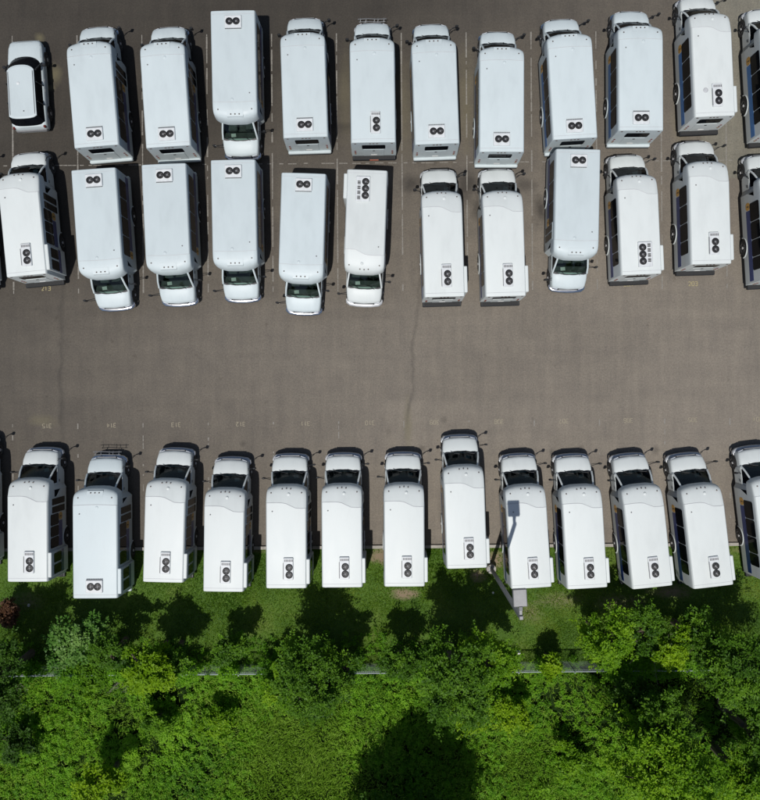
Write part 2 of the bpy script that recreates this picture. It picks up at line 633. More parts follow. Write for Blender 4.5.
    mb.box(bx - hx, bx + hx, by - hy, by + hy, zb, zb + .12, 0, .03)
    ac = part(mb, 'roof_condenser', M['acwhite'])
    for (fx, fy, r) in fxy:
        mb = MB()
        mb.lathe([(r + .02, 0), (r + .025, .03), (r, .035), (r - .012, .02), (r - .02, .006)], 'z', (fx, fy, zb + .12), 24, 0)
        mb.lathe([(.05, .004), (.052, .024), (.02, .03)], 'z', (fx, fy, zb + .12), 10, 2)
        for k in range(5):
            a = 2 * math.pi * k / 5 + .3
            u = Vector((math.cos(a), math.sin(a), 0))
            s = Vector((-math.sin(a), math.cos(a), 0))
            c0 = Vector((fx, fy, zb + .132))
            mb.add([c0 + u * .05 - s * .012, c0 + u * .13 - s * .03, c0 + u * .135 + s * .025 + Vector((0, 0, .01)), c0 + u * .05 + s * .02 + Vector((0, 0, .008))], [(0, 1, 2, 3)], 1)
        part(mb, 'fan', [M['fan'], M['blade'], M['grey']], ac)
    if gr:
        mb = MB()
        nn = 14 if fans == 'pair_across' else 6
        for k in range(nn):
            xa = gr[0] + (gr[1] - gr[0]) * (k + .15) / nn
            xb = gr[0] + (gr[1] - gr[0]) * (k + .85) / nn
            mb.box(xa, xb, gr[2], gr[3], zb + .06 if fans == 'pair_across' else zb + .118, zb + .1 if fans == 'pair_across' else zb + .128)
        part(mb, 'vent_grille', M['grey'], ac)
        if fans == 'pair_along':
            mb = MB()
            mb.box(-.155, -.14 + .02, .5, 1.34, zb + .118, zb + .127)
            part(mb, 'vent_slot', M['grey'], ac)
    else:
        for k in range(4):
            mb = MB()
            yk = .62 + .26 * k
            for q in range(3):
                mb.box(.32, .48, yk + .065 * q, yk + .065 * q + .045, zb + .118, zb + .13)
            part(mb, 'vent_slot', M['fan'], ac)

    # ---- side windows, stripe, emblem
    def pane(mb, sg, y0, y1, z0, z1, off=.008, th=.012, c=.07, mi=0):
        def X(z):
            return np.interp(z, [.42, .8, .98, 2.5], [w, w + .018, w + .02, w - .0104]) + off - .01
        pts = [(y0 + c, z0), (y1 - c, z0), (y1, z0 + c), (y1, z1 - c), (y1 - c, z1), (y0 + c, z1), (y0, z1 - c), (y0, z0 + c)]
        mb.plate([(sg * X(z), y, z) for y, z in pts], (sg, 0, 0), th, mi)

    def side_windows(sg, spans, z0=1.5, z1=2.49):
        for (a, b2) in spans:
            mb = MB()
            pane(mb, sg, a, b2, z0, z1)
            part(mb, 'side_window', M['glass'])
    e = yb - .55
    st = [.62, 1.32, 2.22, 3.16, e] if not wide else [.45, 1.45, 2.45, 3.45, e + .05]
    spl = [(st[i] + .02, st[i + 1] - .02) for i in range(4)]
    side_windows(-1, spl)
    ry = 1.62 if lift else .45
    rs = [ry, ry + (e - .75 - ry) / 3, ry + 2 * (e - .75 - ry) / 3, e - .75 + .05]
    side_windows(1, [(rs[i] + .02, rs[i + 1] - .02) for i in range(3)])
    for sg in (-1, 1):
        mb = MB()
        y1 = e - .35 if sg < 0 else e - 1.15
        pane(mb, sg, .12 if sg < 0 else (1.62 if lift else .12), y1, 1.04, 1.475, .007, .008, .02)
        part(mb, 'side_stripe', M[stripe])
        mb = MB()
        ye = y1 + .03
        pane(mb, sg, ye, ye + .4, 1.04, 1.475, .0075, .008, .1, 0)
        pane(mb, sg, ye + .16, ye + .22, 1.15, 1.38, .0085, .010, .02, 1)
        part(mb, 'side_emblem', [M['orange'], M['bark']])
    # rub rail / skirt edge
    for sg in (-1, 1):
        mb = MB()
        mb.box(sg * (w + .004) - .012, sg * (w + .004) + .012, .05, yb - .02, .40, .47)
        part(mb, 'skirt_rail', M['black'])
    # entry door on the kerb side
    mb = MB()
    pane(mb, 1, e - .72, e + .18, .5, 2.42, .008, .016, .03)
    ed = part(mb, 'entry_door', WM)
    for k in (0, 1):
        mb = MB()
        pane(mb, 1, e - .67 + .43 * k, e - .33 + .43 * k, .75, 2.34, .022, .01, .03)
        part(mb, 'door_glass', M['glass'], ed)
    # wheelchair lift door
    if lift:
        mb = MB()
        mb.box(w - .06, w + .13, .2, 1.5, .52, 2.76, 0, .03)
        ld = part(mb, 'lift_door', WM)
        for k in (0, 1):
            mb = MB()
            y0 = .29 + .6 * k
            mb.plate([(w + .131, y0 + q[0], q[1]) for q in ((.05, 1.45), (.45, 1.45), (.5, 1.5), (.5, 2.35), (.45, 2.4), (.05, 2.4), (0, 2.35), (0, 1.5))], (1, 0, 0), .01)
            part(mb, 'window', M['glass'], ld)
        mb = MB()
        mb.box(w + .128, w + .138, .25, 1.45, 1.12, 1.42)
        part(mb, 'stripe', M[stripe], ld)

    # ---- rear wall
    mb = MB()
    c = .06
    hw, z0, z1 = (.62, 1.78, 2.4) if wide else (.62, 1.8, 2.42)
    pts = [(-hw + c, z0), (hw - c, z0), (hw, z0 + c), (hw, z1 - c), (hw - c, z1), (-hw + c, z1), (-hw, z1 - c), (-hw, z0 + c)]
    mb.plate([(x, .004, z) for x, z in pts], (0, -1, 0), .014)
    part(mb, 'rear_window', M['glass'])
    mb = MB()
    mb.box(-.55, .55, -.022, .0, .62, 1.7, 0, .008)
    mb.box(-.06, .06, -.045, -.02, 1.5, 1.56, 1)
    part(mb, 'rear_door', [WM, M['black']])
    for sg in (-1, 1):
        for zz2, nm, mt in ((1.15, 'tail_light', 'red'), (1.4, 'tail_light', 'red'), (.95, 'turn_signal', 'amber')):
            mb = MB()
            mb.lathe([(.055, 0), (.055, -.02), (.035, -.028)], 'y', (sg * (w - .2), 0.0, zz2), 12)
            part(mb, nm, M[mt])
    for x in (-.8 * w, -.18, 0, .18, .8 * w):
        mb = MB()
        mb.box(x - .05, x + .05, -.03, .0, 2.66, 2.7)
        part(mb, 'rear_marker', M['dot'])
    mb = MB()
    if bumper == 'white':
        mb.box(-w + .02, w - .02, -.16, .02, .36, .62, 0, .05)
        mb.box(-w + .05, w - .05, -.19, -.155, .37, .46, 1, .015)
        part(mb, 'rear_bumper', [WM, M['black']])
    else:
        mb.box(-w + .02, w - .02, -.24, .015, .38, .60, 0, .03)
        part(mb, 'rear_bumper', M['black'])
        mb = MB()
        mb.box(-w + .1, w - .1, -.2, -.03, .6, .606)
        part(mb, 'step_tread', M['rubber'])
    if rack and bumper == 'black':
        mb = MB()
        mb.box(-.24, .24, -.262, -.236, .5, .615)
        part(mb, 'reflector_plate', M['plate'])
    mb = MB()
    mb.box(-.16, .16, -.034, -.024, .72, .87)
    part(mb, 'licence_plate', M['paper'])

    # ---- cab
    def csec(y, hw, zt, zb_=.36):
        pr = [(hw - .02, zb_), (hw, .62), (hw, zt - .16), (hw - .03, zt - .06), (hw - .1, zt - .012), (hw * .55, zt + .018), (0, zt + .028)]
        return [(x, y, z) for x, z in pr] + [(-x, y, z) for x, z in pr[-2::-1]]
    mb = MB()
    for sg in (-1, 1):
        mb.grid([[(sg * .95, yb, .36), (sg * .97, yb, .62), (sg * .975, yb, 1.25), (sg * .955, yb, 1.36)],
                 [(sg * .95, wb - .1, .36), (sg * .97, wb - .1, .62), (sg * .97, wb - .1, 1.22), (sg * .945, wb - .1, 1.345)]])
        # pillar behind the door and front pillar
        mb.grid([[(sg * .958, yb + .01, 1.34), (sg * .92, yb + .01, 2.02)], [(sg * .958, yb + .32, 1.34), (sg * .9, yb + .30, 2.02)]])
        mb.tube([(sg * .93, wb - .1, 1.33), (sg * .885, wb - .36, 1.68), (sg * .8, tip - .14, 2.04)], .05, 6)
        mb.tube([(sg * .955, yb + .25, 1.35), (sg * .95, wb - .1, 1.35)], .03, 6)
    mb.add([(-.95, yb, .4), (.95, yb, .4), (.95, wb, .4), (-.95, wb, .4)], [(0, 1, 2, 3)])
    cabp = part(mb, 'cab', WM)
    mb = MB()
    secs = [csec(wb - .12, .97, 1.335), csec(wb - .03, .968, 1.33), csec(wb + .22, .955, 1.285), csec(hf - .3, .93, 1.20), csec(hf - .12, .905, 1.13),
            csec(hf - .03, .88, 1.07), csec(hf + .01, .86, 1.0), csec(hf + .03, .84, .93)]
    # rounded nose in plan
    for si, (sec, pull) in enumerate(zip(secs, [0, 0, 0, .03, .07, .1, .12, .13])):
        secs[si] = [(x, y - pull * abs(x / .95) ** 2.2 * (1 if y > wb else 0), z) for x, y, z in sec]
    mb.grid(secs)
    mb.add(secs[-1], [tuple(range(len(secs[-1])))])
    hood = part(mb, 'hood', WM, smooth=45)
    # interior
    mb = MB()
    mb.box(-.9, .9, wb - .5, wb - .06, .9, 1.27, 0, .05)
    mb.box(-.9, .9, yb + .02, yb + .05, .45, 2.0, 0)
    mb.box(-.93, .93, yb + .02, wb - .1, .42, .5, 0)
    dash = part(mb, 'dashboard', M['dash'])
    mb = MB()
    mb.add([(.25, wb - .42, 1.283), (.5, wb - .4, 1.283), (.48, wb - .22, 1.283), (.23, wb - .24, 1.283)], [(0, 1, 2, 3)])
    part(mb, 'paper_sheet', M['paper'], dash)
    for sx in (-.48, .48):
        mb = MB()
        mb.box(sx - .25, sx + .25, yb + .12, yb + .62, .62, .95, 0, .05)
        mb.box(sx - .24, sx + .24, yb + .08, yb + .24, .9, 1.62, 0, .05)
        part(mb, 'cab_seat', M['seatfab'])
    mb = MB()
    ring = [(-.48 + .2 * math.cos(a), wb - .62 + .06 * math.sin(a), 1.2 + .19 * math.sin(a)) for a in np.linspace(0, 2 * math.pi, 13)]
    mb.tube(ring, .016, 5)
    mb.tube([(-.48, wb - .62, 1.2), (-.48, wb - .45, 1.1)], .02, 5)
    part(mb, 'steering_wheel', M['black'])
    # windshield
    mb = MB()
    rows = []
    for t in (0, .25, .5, .75, 1):
        hw2 = .915 * (1 - t) + .775 * t
        row = []
        for u in np.linspace(-1, 1, 13):
            yw = (wb - .14) * (1 - t) + (tip - .16) * t + (.15 * (1 - t) + .1 * t) * (1 - u * u) + .02 * math.sin(math.pi * t)
            row.append((u * hw2, yw, 1.335 * (1 - t) + 2.03 * t + .005))
        rows.append(row)
    mb.grid(rows)
    part(mb, 'windshield', M['windshield'], smooth=60)
    mb = MB()
    mb.grid([[(x, y + .075, z + .006 - .02) for x, y, z in rows[0]], [(x, y + .0, z + .012) for x, y, z in rows[0]], [(x, y - .03, z + .03) for x, y, z in rows[0]]])
    part(mb, 'cowl', M['black'], hood)
    for xa in (-.55, .25):
        mb = MB()
        p0 = Vector((xa, wb - .02 + .04, 1.37))
        mb.tube([p0, (xa + .2, wb - .1, 1.47), (xa + .48, wb - .14, 1.5)], .012, 4)
        part(mb, 'wiper', M['black'])
    # doors
    for sg in (-1, 1):
        mb = MB()
        mb.plate([(sg * .974, yb + .28, .5), (sg * .974, wb - .2, .5), (sg * .974, wb - .16, .9), (sg * .972, wb - .16, 1.28), (sg * .972, yb + .28, 1.28)], (sg, 0, 0), .012)
        d = part(mb, 'cab_door', WM)
        mb = MB()
        mb.plate([(sg * .955, yb + .34, 1.37), (sg * .955, wb - .24, 1.37), (sg * .90, wb - .45, 1.68), (sg * .84, tip - .17, 2.0), (sg * .89, yb + .34, 2.0)], (sg, 0, -.1), .008)
        part(mb, 'door_window', M['glass'], d)
        mb = MB()
        mb.box(sg * .995 - .015, sg * .995 + .015, yb + .36, yb + .5, 1.12, 1.16)
        part(mb, 'door_handle', M['black'], d)
    # mirrors on arms: by the driver's door and out on the kerb-side fender
    for sg in (-1, 1):
        mb = MB()
        ym = wb + .30 if sg > 0 else wb - .42
        mb.tube([(sg * .92, ym - .12, 1.2), (sg * 1.12, ym - .02, 1.5), (sg * 1.3, ym + .02, 1.58)], .018, 5)
        mb.tube([(sg * .93, ym - .02, 1.18), (sg * 1.12, ym + .02, 1.36), (sg * 1.3, ym + .02, 1.46)], .014, 5)
        ma = part(mb, 'mirror', M['black'])
        mb = MB()
        mb.box(sg * 1.35 - .085, sg * 1.35 + .085, ym - .02, ym + .07, 1.38, 1.72, 0, .035)
        part(mb, 'mirror_head', M['black'], ma)
    # grille, headlights, bumper
    mb = MB()
    for k in range(5):
        mb.box(-.5, .5, hf + .0, hf + .055, .7 + .06 * k, .735 + .06 * k)
    mb.box(-.54, .54, hf - .02, hf + .036, .68, .99, 1)
    part(mb, 'grille', [M['lightgrey'], M['black']])
    for sg in (-1, 1):
        mb = MB()
        mb.plate([(sg * .57, hf + .0, .74), (sg * .83, hf - .09, .74), (sg * .83, hf - .09, .97), (sg * .57, hf + .0, .97)], (0, 1, 0), .03)
        part(mb, 'headlight', M['lamp'])
    mb = MB()
    bp = [(-1.0, -.2), (-.97, -.06), (-.8, .07), (-.4, .13), (0, .145), (.4, .13), (.8, .07), (.97, -.06), (1.0, -.2)]
    rows = []
    for (off, z) in ((-.05, .36), (.0, .38), (.03, .46), (.03, .56), (0, .62), (-.1, .63)):
        rows.append([(x * (1 + off * .4), hf + y + off, z) for x, y in bp])
    mb.grid(rows)
    part(mb, 'front_bumper', M['chrome'] if bumper == 'white' else M['lightgrey'], smooth=60)
    if rack:
        mb = MB()
        yk = hf + .17
        for yy, x1 in ((yk, .72), (yk + .15, .78)):
            mb.tube([(-x1, yy, .86), (-x1 * .3, yy + .015, .88), (x1 * .35, yy - .01, .86), (x1, yy, .87)], .016, 6)
        for x in (-.66, -.36, .1, .3, .62):
            mb.tube([(x, yk - .03, .86), (x + .03, yk + .08, .93), (x + .02, yk + .2, .86)], .014, 5)
        for sg in (-1, 1):
            mb.tube([(sg * .4, hf + .05, .5), (sg * .4, yk, .84)], .022, 5)
        part(mb, 'bike_rack', M['rack'])
    # ---- wheels
    for (yw, xo, nm) in ((hf - .70, .97, 0), (2.02, w + .012, 1)):
        for sg in (-1, 1):
            mb = MB()
            disc_plate(mb, sg * (xo + .002), sg, yw, .42, .49, .008)
            part(mb, 'wheel_arch', M['black'])
            mb = MB()
            ww = .24 if nm == 0 else .5
            base = xo + .03
            pr = [(.24, 0), (.36, .0), (.4, .03), (.41, .07), (.41, ww - .05), (.38, ww), (.24, ww)]
            mb.lathe([(r, sg * (h - ww + .0)) for r, h in pr[::-1]][::-1], 'x', (sg * base, yw, .41), 24)
            wh = part(mb, 'wheel', M['rubber'])
            mb = MB()
            mb.lathe([(.235, -.1 * sg), (.235, -.0 * sg), (.2, -.03 * sg), (.1, -.05 * sg), (.07, .02 * sg), (.03, .03 * sg)], 'x', (sg * (base + .003), yw, .41), 20)
            part(mb, 'rim', M['rim'], wh)
            if nm == 1:
                mb = MB()
                arc = [(sg * (xo + .012), yw + .53 * math.cos(a), .42 + .53 * math.sin(a)) for a in np.linspace(0, math.pi, 13)]
                mb.tube(arc, .035, 5)
                part(mb, 'fender_flare', WM)
    return root


PROTO = {
    'wide': make_bus(True, 'pair_across', False, 'white', False, 'navy'),
    'wide_blue': make_bus(True, 'pair_across', False, 'white', False, 'blue'),
    'wide_rack': make_bus(True, 'pair_along', True, 'black', False, 'navy'),
    'wide_rack_lift': make_bus(True, 'pair_across', True, 'white', True, 'navy'),
    'narrow': make_bus(False, 'pair_along', False, 'black', True, 'navy'),
    'narrow_blue': make_bus(False, 'pair_along', False, 'black', True, 'blue', True),
    'narrow_triple': make_bus(False, 'triple', False, 'black', True, 'navy'),
}
USED = set()

# kind, rear-left, rear-right, front-left, front-right corner of the roof as surveyed (seen in vehicle terms), length factor, label
T = 'top row'
BUSES = [
    # top row, left to right
    ('wide', (73.7, 147), (119.5, 146), (65.3, 41), (110, 40), 1.0, 'white shuttle bus in the top row, next to the white station wagon at its left'),
    ('wide', (145.3, 147.5), (191.3, 146), (138.7, 41), (184, 40), 1.0, 'white shuttle bus in the top row, immediately left of the one parked nose down'),
    ('wide', (255.8, 10.5), (209.7, 11), (257.6, 121), (212.4, 121), 1.0, 'only bus of the top row parked nose down, its grille against a middle-row bus'),
    ('wide', (282.6, 138), (328.7, 137), (279.7, 34), (324.7, 33), 1.0, 'top-row white bus between the nose-down one and the one with front rack'),
    ('wide_rack', (351, 143.4), (395.8, 142), (350, 34), (393.7, 34), 1.0, 'top-row white shuttle bus with a metal rack on its nose and black rear bumper'),
    ('wide', (414.2, 144.7), (460.3, 143.4), (411.6, 41), (455.8, 39.5), 1.0, 'white shuttle bus in the top row, right neighbour of the one with the front rack'),
    ('wide', (478, 152.6), (525.5, 151.3), (478.7, 46), (525.3, 47), 1.0, 'white shuttle bus set lowest in the top row, straight behind a narrow middle-row bus'),
    ('wide_blue', (552.4, 143.4), (598.2, 134), (546.4, 36), (592.4, 34), 1.0, 'tilted top-row shuttle bus whose white rear bumper overhangs the nose-down bus behind it'),
    ('wide_blue', (617.4, 131.6), (664.7, 129.7), (617.4, 27), (664, 27), 1.0, 'white shuttle bus in the top row beside the narrow one standing on pale asphalt'),
    ('narrow_blue', (695.5, 118.4), (734.5, 114.5), (689.6, 22), (732.4, 22), 1.05, 'narrow top-row shuttle bus half on pale asphalt, with bright blue side stripe'),
    ('narrow_blue', (767, 130), (808, 127), (761, 34), (802, 32), 1.05, 'white shuttle bus cut off by the right photo edge in the top row'),
    # middle row
    ('narrow', (-62, 281), (-21, 279), (-70, 180), (-29, 178), 1.05, 'white shuttle bus almost wholly beyond the left photo edge in the middle row'),
    ('narrow', (6.0, 277.5), (47.4, 273.4), (-3.5, 177), (37.4, 173), 1.03, 'tilted narrow shuttle bus below the station wagon, first in the middle row'),
    ('wide', (117, 168), (69.7, 170), (125, 271), (76.3, 274), 1.0, 'nose-down shuttle bus right of the tilted narrow one in the middle row'),
    ('wide', (187.4, 163.4), (140, 164.7), (191.5, 267.4), (145, 268.5), 1.0, 'nose-down middle-row bus, second from the tilted narrow bus at the left end'),
    ('wide', (256.3, 159.5), (209.7, 160.3), (257.6, 264.7), (212.4, 264.7), 1.0, 'nose-down middle-row bus touching the nose of the top-row bus above it'),
    ('wide', (326.8, 174), (280.8, 172.6), (323.7, 279), (277.5, 278), 1.0, 'nose-down bus reaching lowest of the middle row, beside the one with triple roof fans'),
    ('narrow_triple', (387.4, 170.8), (347.4, 169.2), (384.2, 273), (343.5, 272), 1.0, 'nose-down narrow middle-row bus with three roof fans beside four small vents'),
    ('narrow', (424.0, 297.6), (465.4, 295.9), (421.4, 193.7), (462, 192.0), 1.055, 'left of the two adjacent narrow nose-up shuttle buses in mid middle row'),
    ('narrow', (485.2, 297.2), (526.7, 295.2), (482.3, 193.3), (523.3, 192.4), 1.055, 'right of the two adjacent narrow nose-up shuttle buses in mid middle row'),
    ('wide', (601.6, 149.5), (555.0, 149), (599.5, 257), (553, 255.5), 1.0, 'nose-down shuttle bus standing right of two nose-up narrow buses in the middle row'),
    ('narrow_triple', (621.2, 275.3), (662, 273.6), (616.8, 176.6), (658, 175), 1.0, 'nose-up narrow shuttle bus with three roof fans, above stall number 204'),
    ('narrow', (690.9, 264.7), (732.0, 263.4), (688.2, 164.7), (729.3, 163.4), 1.03, 'nose-up narrow shuttle bus parked above stall number 203 in the middle row'),
    ('narrow', (766, 279), (807, 277), (760, 178), (801, 176), 1.03, 'white shuttle bus cut off by the right photo edge in the middle row'),
    # bottom row
    ('narrow', (-60, 569), (-19, 568), (-61, 464), (-20, 464), 1.0, 'white shuttle bus almost wholly beyond the left photo edge in the bottom row'),
    ('narrow', (7.4, 582.5), (48, 580.7), (6.8, 481), (48, 481), 1.0, 'narrow shuttle bus first in the bottom row, left of the one with nose rack'),
    ('wide_rack_lift', (71.6, 599), (119.2, 597.4), (72, 489.7), (117.4, 489.7), 1.02, 'bottom-row wide white shuttle bus with a metal rack on its nose'),
    ('narrow', (142, 582.4), (184, 581.8), (144.5, 480.5), (186.5, 480.5), 1.0, 'narrow shuttle bus immediately right of the rack-nosed one in the bottom row'),
    ('narrow', (202.6, 592), (244, 591), (203.7, 490), (245.3, 490), 1.0, 'second narrow bottom-row bus to the right of the rack-nosed one'),
    ('narrow', (265.8, 588.6), (306.8, 587.6), (265.5, 487), (306.5, 487), 1.0, 'third narrow bottom-row bus to the right of the rack-nosed one'),
    ('narrow', (321.6, 588), (362.9, 586.5), (320.8, 486.5), (362.2, 486.5), 1.0, 'narrow bottom-row bus with its tail above the wide dark tree shadow on the lawn'),
    ('narrow', (384, 587), (425.2, 585.8), (383.4, 485.5), (424.5, 485.5), 1.0, 'narrow bottom-row bus immediately left of the one standing farthest forward'),
    ('narrow', (446.2, 569), (488, 567.2), (442.8, 468), (484.5, 467.5), 1.0, 'bottom-row bus standing farthest forward, light pole base behind its tail'),
    ('narrow', (511, 588.6), (552.2, 587), (504.7, 487), (546, 486), 1.0, 'bottom-row bus with the street lamp shadow lying on its roof'),
    ('narrow', (567, 588.6), (608, 587.6), (561, 487), (602, 486), 1.0, 'narrow bottom-row bus, right neighbour of the one with lamp shadow on its roof'),
    ('narrow', (632, 588.2), (673.4, 586.2), (621.4, 487), (662.8, 485), 1.0, 'narrow bottom-row bus, second right of the one with lamp shadow on its roof'),
    ('narrow', (693, 587.6), (734.2, 585.8), (681.3, 487), (722.5, 485), 1.0, 'last fully visible narrow bus at the right end of the bottom row'),
    ('narrow', (764, 580), (805, 578), (752, 479), (793, 477), 1.0, 'white shuttle bus cut off by the right photo edge in the bottom row'),
]
for kind, RL, RR, FL, FR, ls, label in BUSES:
    zt = 2.8
    r = (np.array(W(*RL, zt)) + np.array(W(*RR, zt))) / 2
    f = (np.array(W(*FL, zt)) + np.array(W(*FR, zt))) / 2
    d = f - r
    ang = math.atan2(d[1], d[0]) - math.pi / 2
    u = d / np.linalg.norm(d)
    o = PROTO[kind] if kind not in USED else copy_tree(PROTO[kind])
    USED.add(kind)
    c = r + u * YO * ls
    o.location = (c[0], c[1], .008)
    o.rotation_euler = (0, 0, ang)
    o.scale = (1, ls, 1)
    tag(o, label, 'bus', 'white shuttle buses parked in three rows')


# ------------------------------------------------------------------ station wagon
def make_wagon():
    root = empty('station_wagon', (0, 0, 0))

    def sec(y, hw, zt, zb=.28, crown=.03, edge=.1):
        pr = [(hw - .06, zb), (hw, .45), (hw + .01, .7), (hw - .01, zt - edge), (hw - .05, zt - edge * .35), (hw - .14, zt), (hw * .5, zt + crown * .8), (0, zt + crown)]
        return [(x, y, z) for x, z in pr] + [(-x, y, z) for x, z in pr[-2::-1]]
    mb = MB()
    ss = [sec(-2.44, .72, .62), sec(-2.42, .82, .78), sec(-2.36, .90, .92), sec(-2.2, .95, 1.0), sec(-1.4, .97, 1.03), sec(.2, .975, 1.03), sec(.95, .965, 1.02),
          sec(1.5, .95, .98), sec(2.0, .92, .92), sec(2.25, .87, .86), sec(2.38, .78, .78), sec(2.44, .66, .64)]
    mb.grid(ss)
    mb.add(ss[0], [tuple(range(len(ss[0])))])
    mb.add(ss[-1], [tuple(range(len(ss[-1])))])
    mb.add([(-.9, -2.3, .3), (.9, -2.3, .3), (.9, 2.2, .3), (-.9, 2.2, .3)], [(0, 1, 2, 3)])
    body = mb.obj('body', M['white'], root, 40)
    # greenhouse: dark glass band
    def ring(y0, y1, hw, z, c=.16, bulge=.1):
        pts = []
        for k in range(9):                       # rear edge, slightly bowed, with rounded corners
            u = -1 + k / 4
            pts.append((u * hw * (1 - .03 * abs(u) ** 4), y0 + c * abs(u) ** 5 - .04 * (1 - u * u), z))
        for k in range(13):
            u = 1 - k / 6
            pts.append((u * hw * (1 - .06 * abs(u) ** 6), y1 - c * 1.8 * abs(u) ** 3.2 + bulge * (1 - u * u), z))
        return pts
    lo = ring(-2.3, 1.3, .93, 1.0, .16, .16)
    hi = ring(-2.12, .66, .79, 1.6, .12, .1)
    mb = MB()
    mb.grid([lo + [lo[0]], hi + [hi[0]]])
    mb.add(hi, [tuple(range(len(hi)))])
    mb.obj('glasshouse', M['glass'], root, 30)
    # roof panel
    mb = MB()
    a = ring(-2.11, .65, .765, 1.595, .1)
    b = ring(-2.10, .64, .76, 1.635, .1)
    c = ring(-2.02, .54, .66, 1.66, .1)
    mb.grid([a + [a[0]], b + [b[0]], c + [c[0]]])
    mb.add(c, [tuple(range(len(c)))])
    roof = mb.obj('roof', M['white'], root, 40)
    for sg in (-1, 1):
        mb = MB()
        mb.tube([(sg * .655, -1.95, 1.655), (sg * .66, -1.85, 1.685), (sg * .66, .3, 1.685), (sg * .655, .4, 1.655)], .014, 5)
        mb.obj('roof_rail', M['grey'], roof)
    mb = MB()
    mb.lathe([(.085, 0), (.085, .02), (.05, .035)], 'z', (-.15, -.25, 1.655), 14)
    mb.obj('roof_dome', M['acwhite'], roof)
    mb = MB()
    mb.tube([(.08, -1.75, 1.65), (.08, -1.79, 1.74)], [.035, .02], 6)
    mb.obj('antenna', M['black'], roof)
    for xa in (-.5, .15):
        mb = MB()
        mb.tube([(xa, 1.36, 1.03), (xa + .25, 1.25, 1.09), (xa + .5, 1.18, 1.12)], .012, 4)
        mb.obj('wiper', M['black'], root)
    mb = MB()
    mb.tube([(x, 2.30 - .16 * abs(x / .85) ** 2.5, .885 - .07 * abs(x / .85) ** 3) for x in np.linspace(-.82, .82, 9)], .008, 4)
    for sg in (-1, 1):
        mb.tube([(sg * .83, 2.1, .875), (sg * .86, 1.7, .93), (sg * .88, 1.35, .975)], .007, 4)
    mb.obj('hood_gap', M['grey'], root)
    # pillars
    for sg in (-1, 1):
        for y0, y1 in ((1.05, .45), (-.2, -.2), (-1.25, -1.25)):
            mb = MB()
            mb.tube([(sg * (.93 + .004), y0, 1.0), (sg * (.80 + .008), y1, 1.6)], .03 if y0 < .5 else .04, 5)
            mb.obj('pillar', M['black'], root)
    # rear bumper, hatch, lights
    mb = MB()
    mb.box(-.86, .86, -2.5, -2.3, .42, .66, 0, .05)
    mb.obj('rear_bumper', M['grey'], root)
    for sg in (-1, 1):
        mb = MB()
        mb.box(sg * .83 - .06, sg * .83 + .06, -2.43, -2.3, .76, .96, 0, .03)
        mb.obj('tail_light', M['red'], root)
        mb = MB()
        mb.plate([(sg * .5, 2.33, .66), (sg * .8, 2.2, .66), (sg * .82, 2.18, .8), (sg * .5, 2.31, .8)], (0, 1, .3), .05)
        mb.obj('headlight', M['lamp'], root)
        mb = MB()
        mb.box(sg * 1.08 - .1, sg * 1.08 + .1, .82, .96, 1.0, 1.16, 0, .04)
        mb.tube([(sg * .9, .88, 1.03), (sg * 1.05, .89, 1.06)], .03, 5)
        mb.obj('mirror', M['black'], root)
        for y0 in (-.4, .15):
            mb = MB()
            mb.box(sg * .985 - .015, sg * .985 + .015, y0 - 0.1, y0 + .06, .88, .91)
            mb.obj('door_handle', M['grey'], root)
        for yw in (-1.5, 1.48):
            mb = MB()
            disc_plate(mb, sg * .972, sg, yw, .36, .41, .02, a0=-.25, a1=math.pi + .25)
            mb.obj('wheel_arch', M['black'], root)
            mb = MB()
            pr = [(.21, -.2), (.32, -.2), (.35, -.17), (.35, -.03), (.32, 0), (.21, 0)]
            mb.lathe([(r, sg * h) for r, h in pr], 'x', (sg * 1.01, yw, .35), 22)
            wh = mb.obj('wheel', M['rubber'], root)
            mb = MB()
            mb.lathe([(.22, -.06 * sg), (.22, 0), (.17, -.02 * sg), (.06, .01 * sg)], 'x', (sg * 1.012, yw, .35), 18)
            mb.obj('rim', M['rim'], wh)
    mb = MB()
    mb.box(-.5, .5, 2.3, 2.43, .5, .72, 0, .03)
    mb.obj('grille', M['black'], root)
    return root


wg = make_wagon()
wg.location = (-19.72, 17.25, .008)
for _o in [wg] + list(wg.children_recursive):
    if _o.type == 'MESH' and _o.data.materials[0] == M['white']:
        _o.data.materials[0] = M['dimwhite']
wg.rotation_euler = (0, 0, math.radians(3.6))
tag(wg, 'white station wagon with black windows and white roof at the left end of top row', 'car')


# ------------------------------------------------------------------ ground, asphalt, kerb, markings
def sheet(name, pts, z, mat, kind='structure'):
    me = bpy.data.meshes.new(name)
    me.from_pydata([(x, y, z) for x, y in pts], [], [tuple(range(len(pts)))])
    me.materials.append(mat)
    o = bpy.data.objects.new(name, me)
    COL.objects.link(o)
    if kind:
        o['kind'] = kind
    return o


def lot(x, y):
    return (x * math.cos(LOT) - y * math.sin(LOT), x * math.sin(LOT) + y * math.cos(LOT))


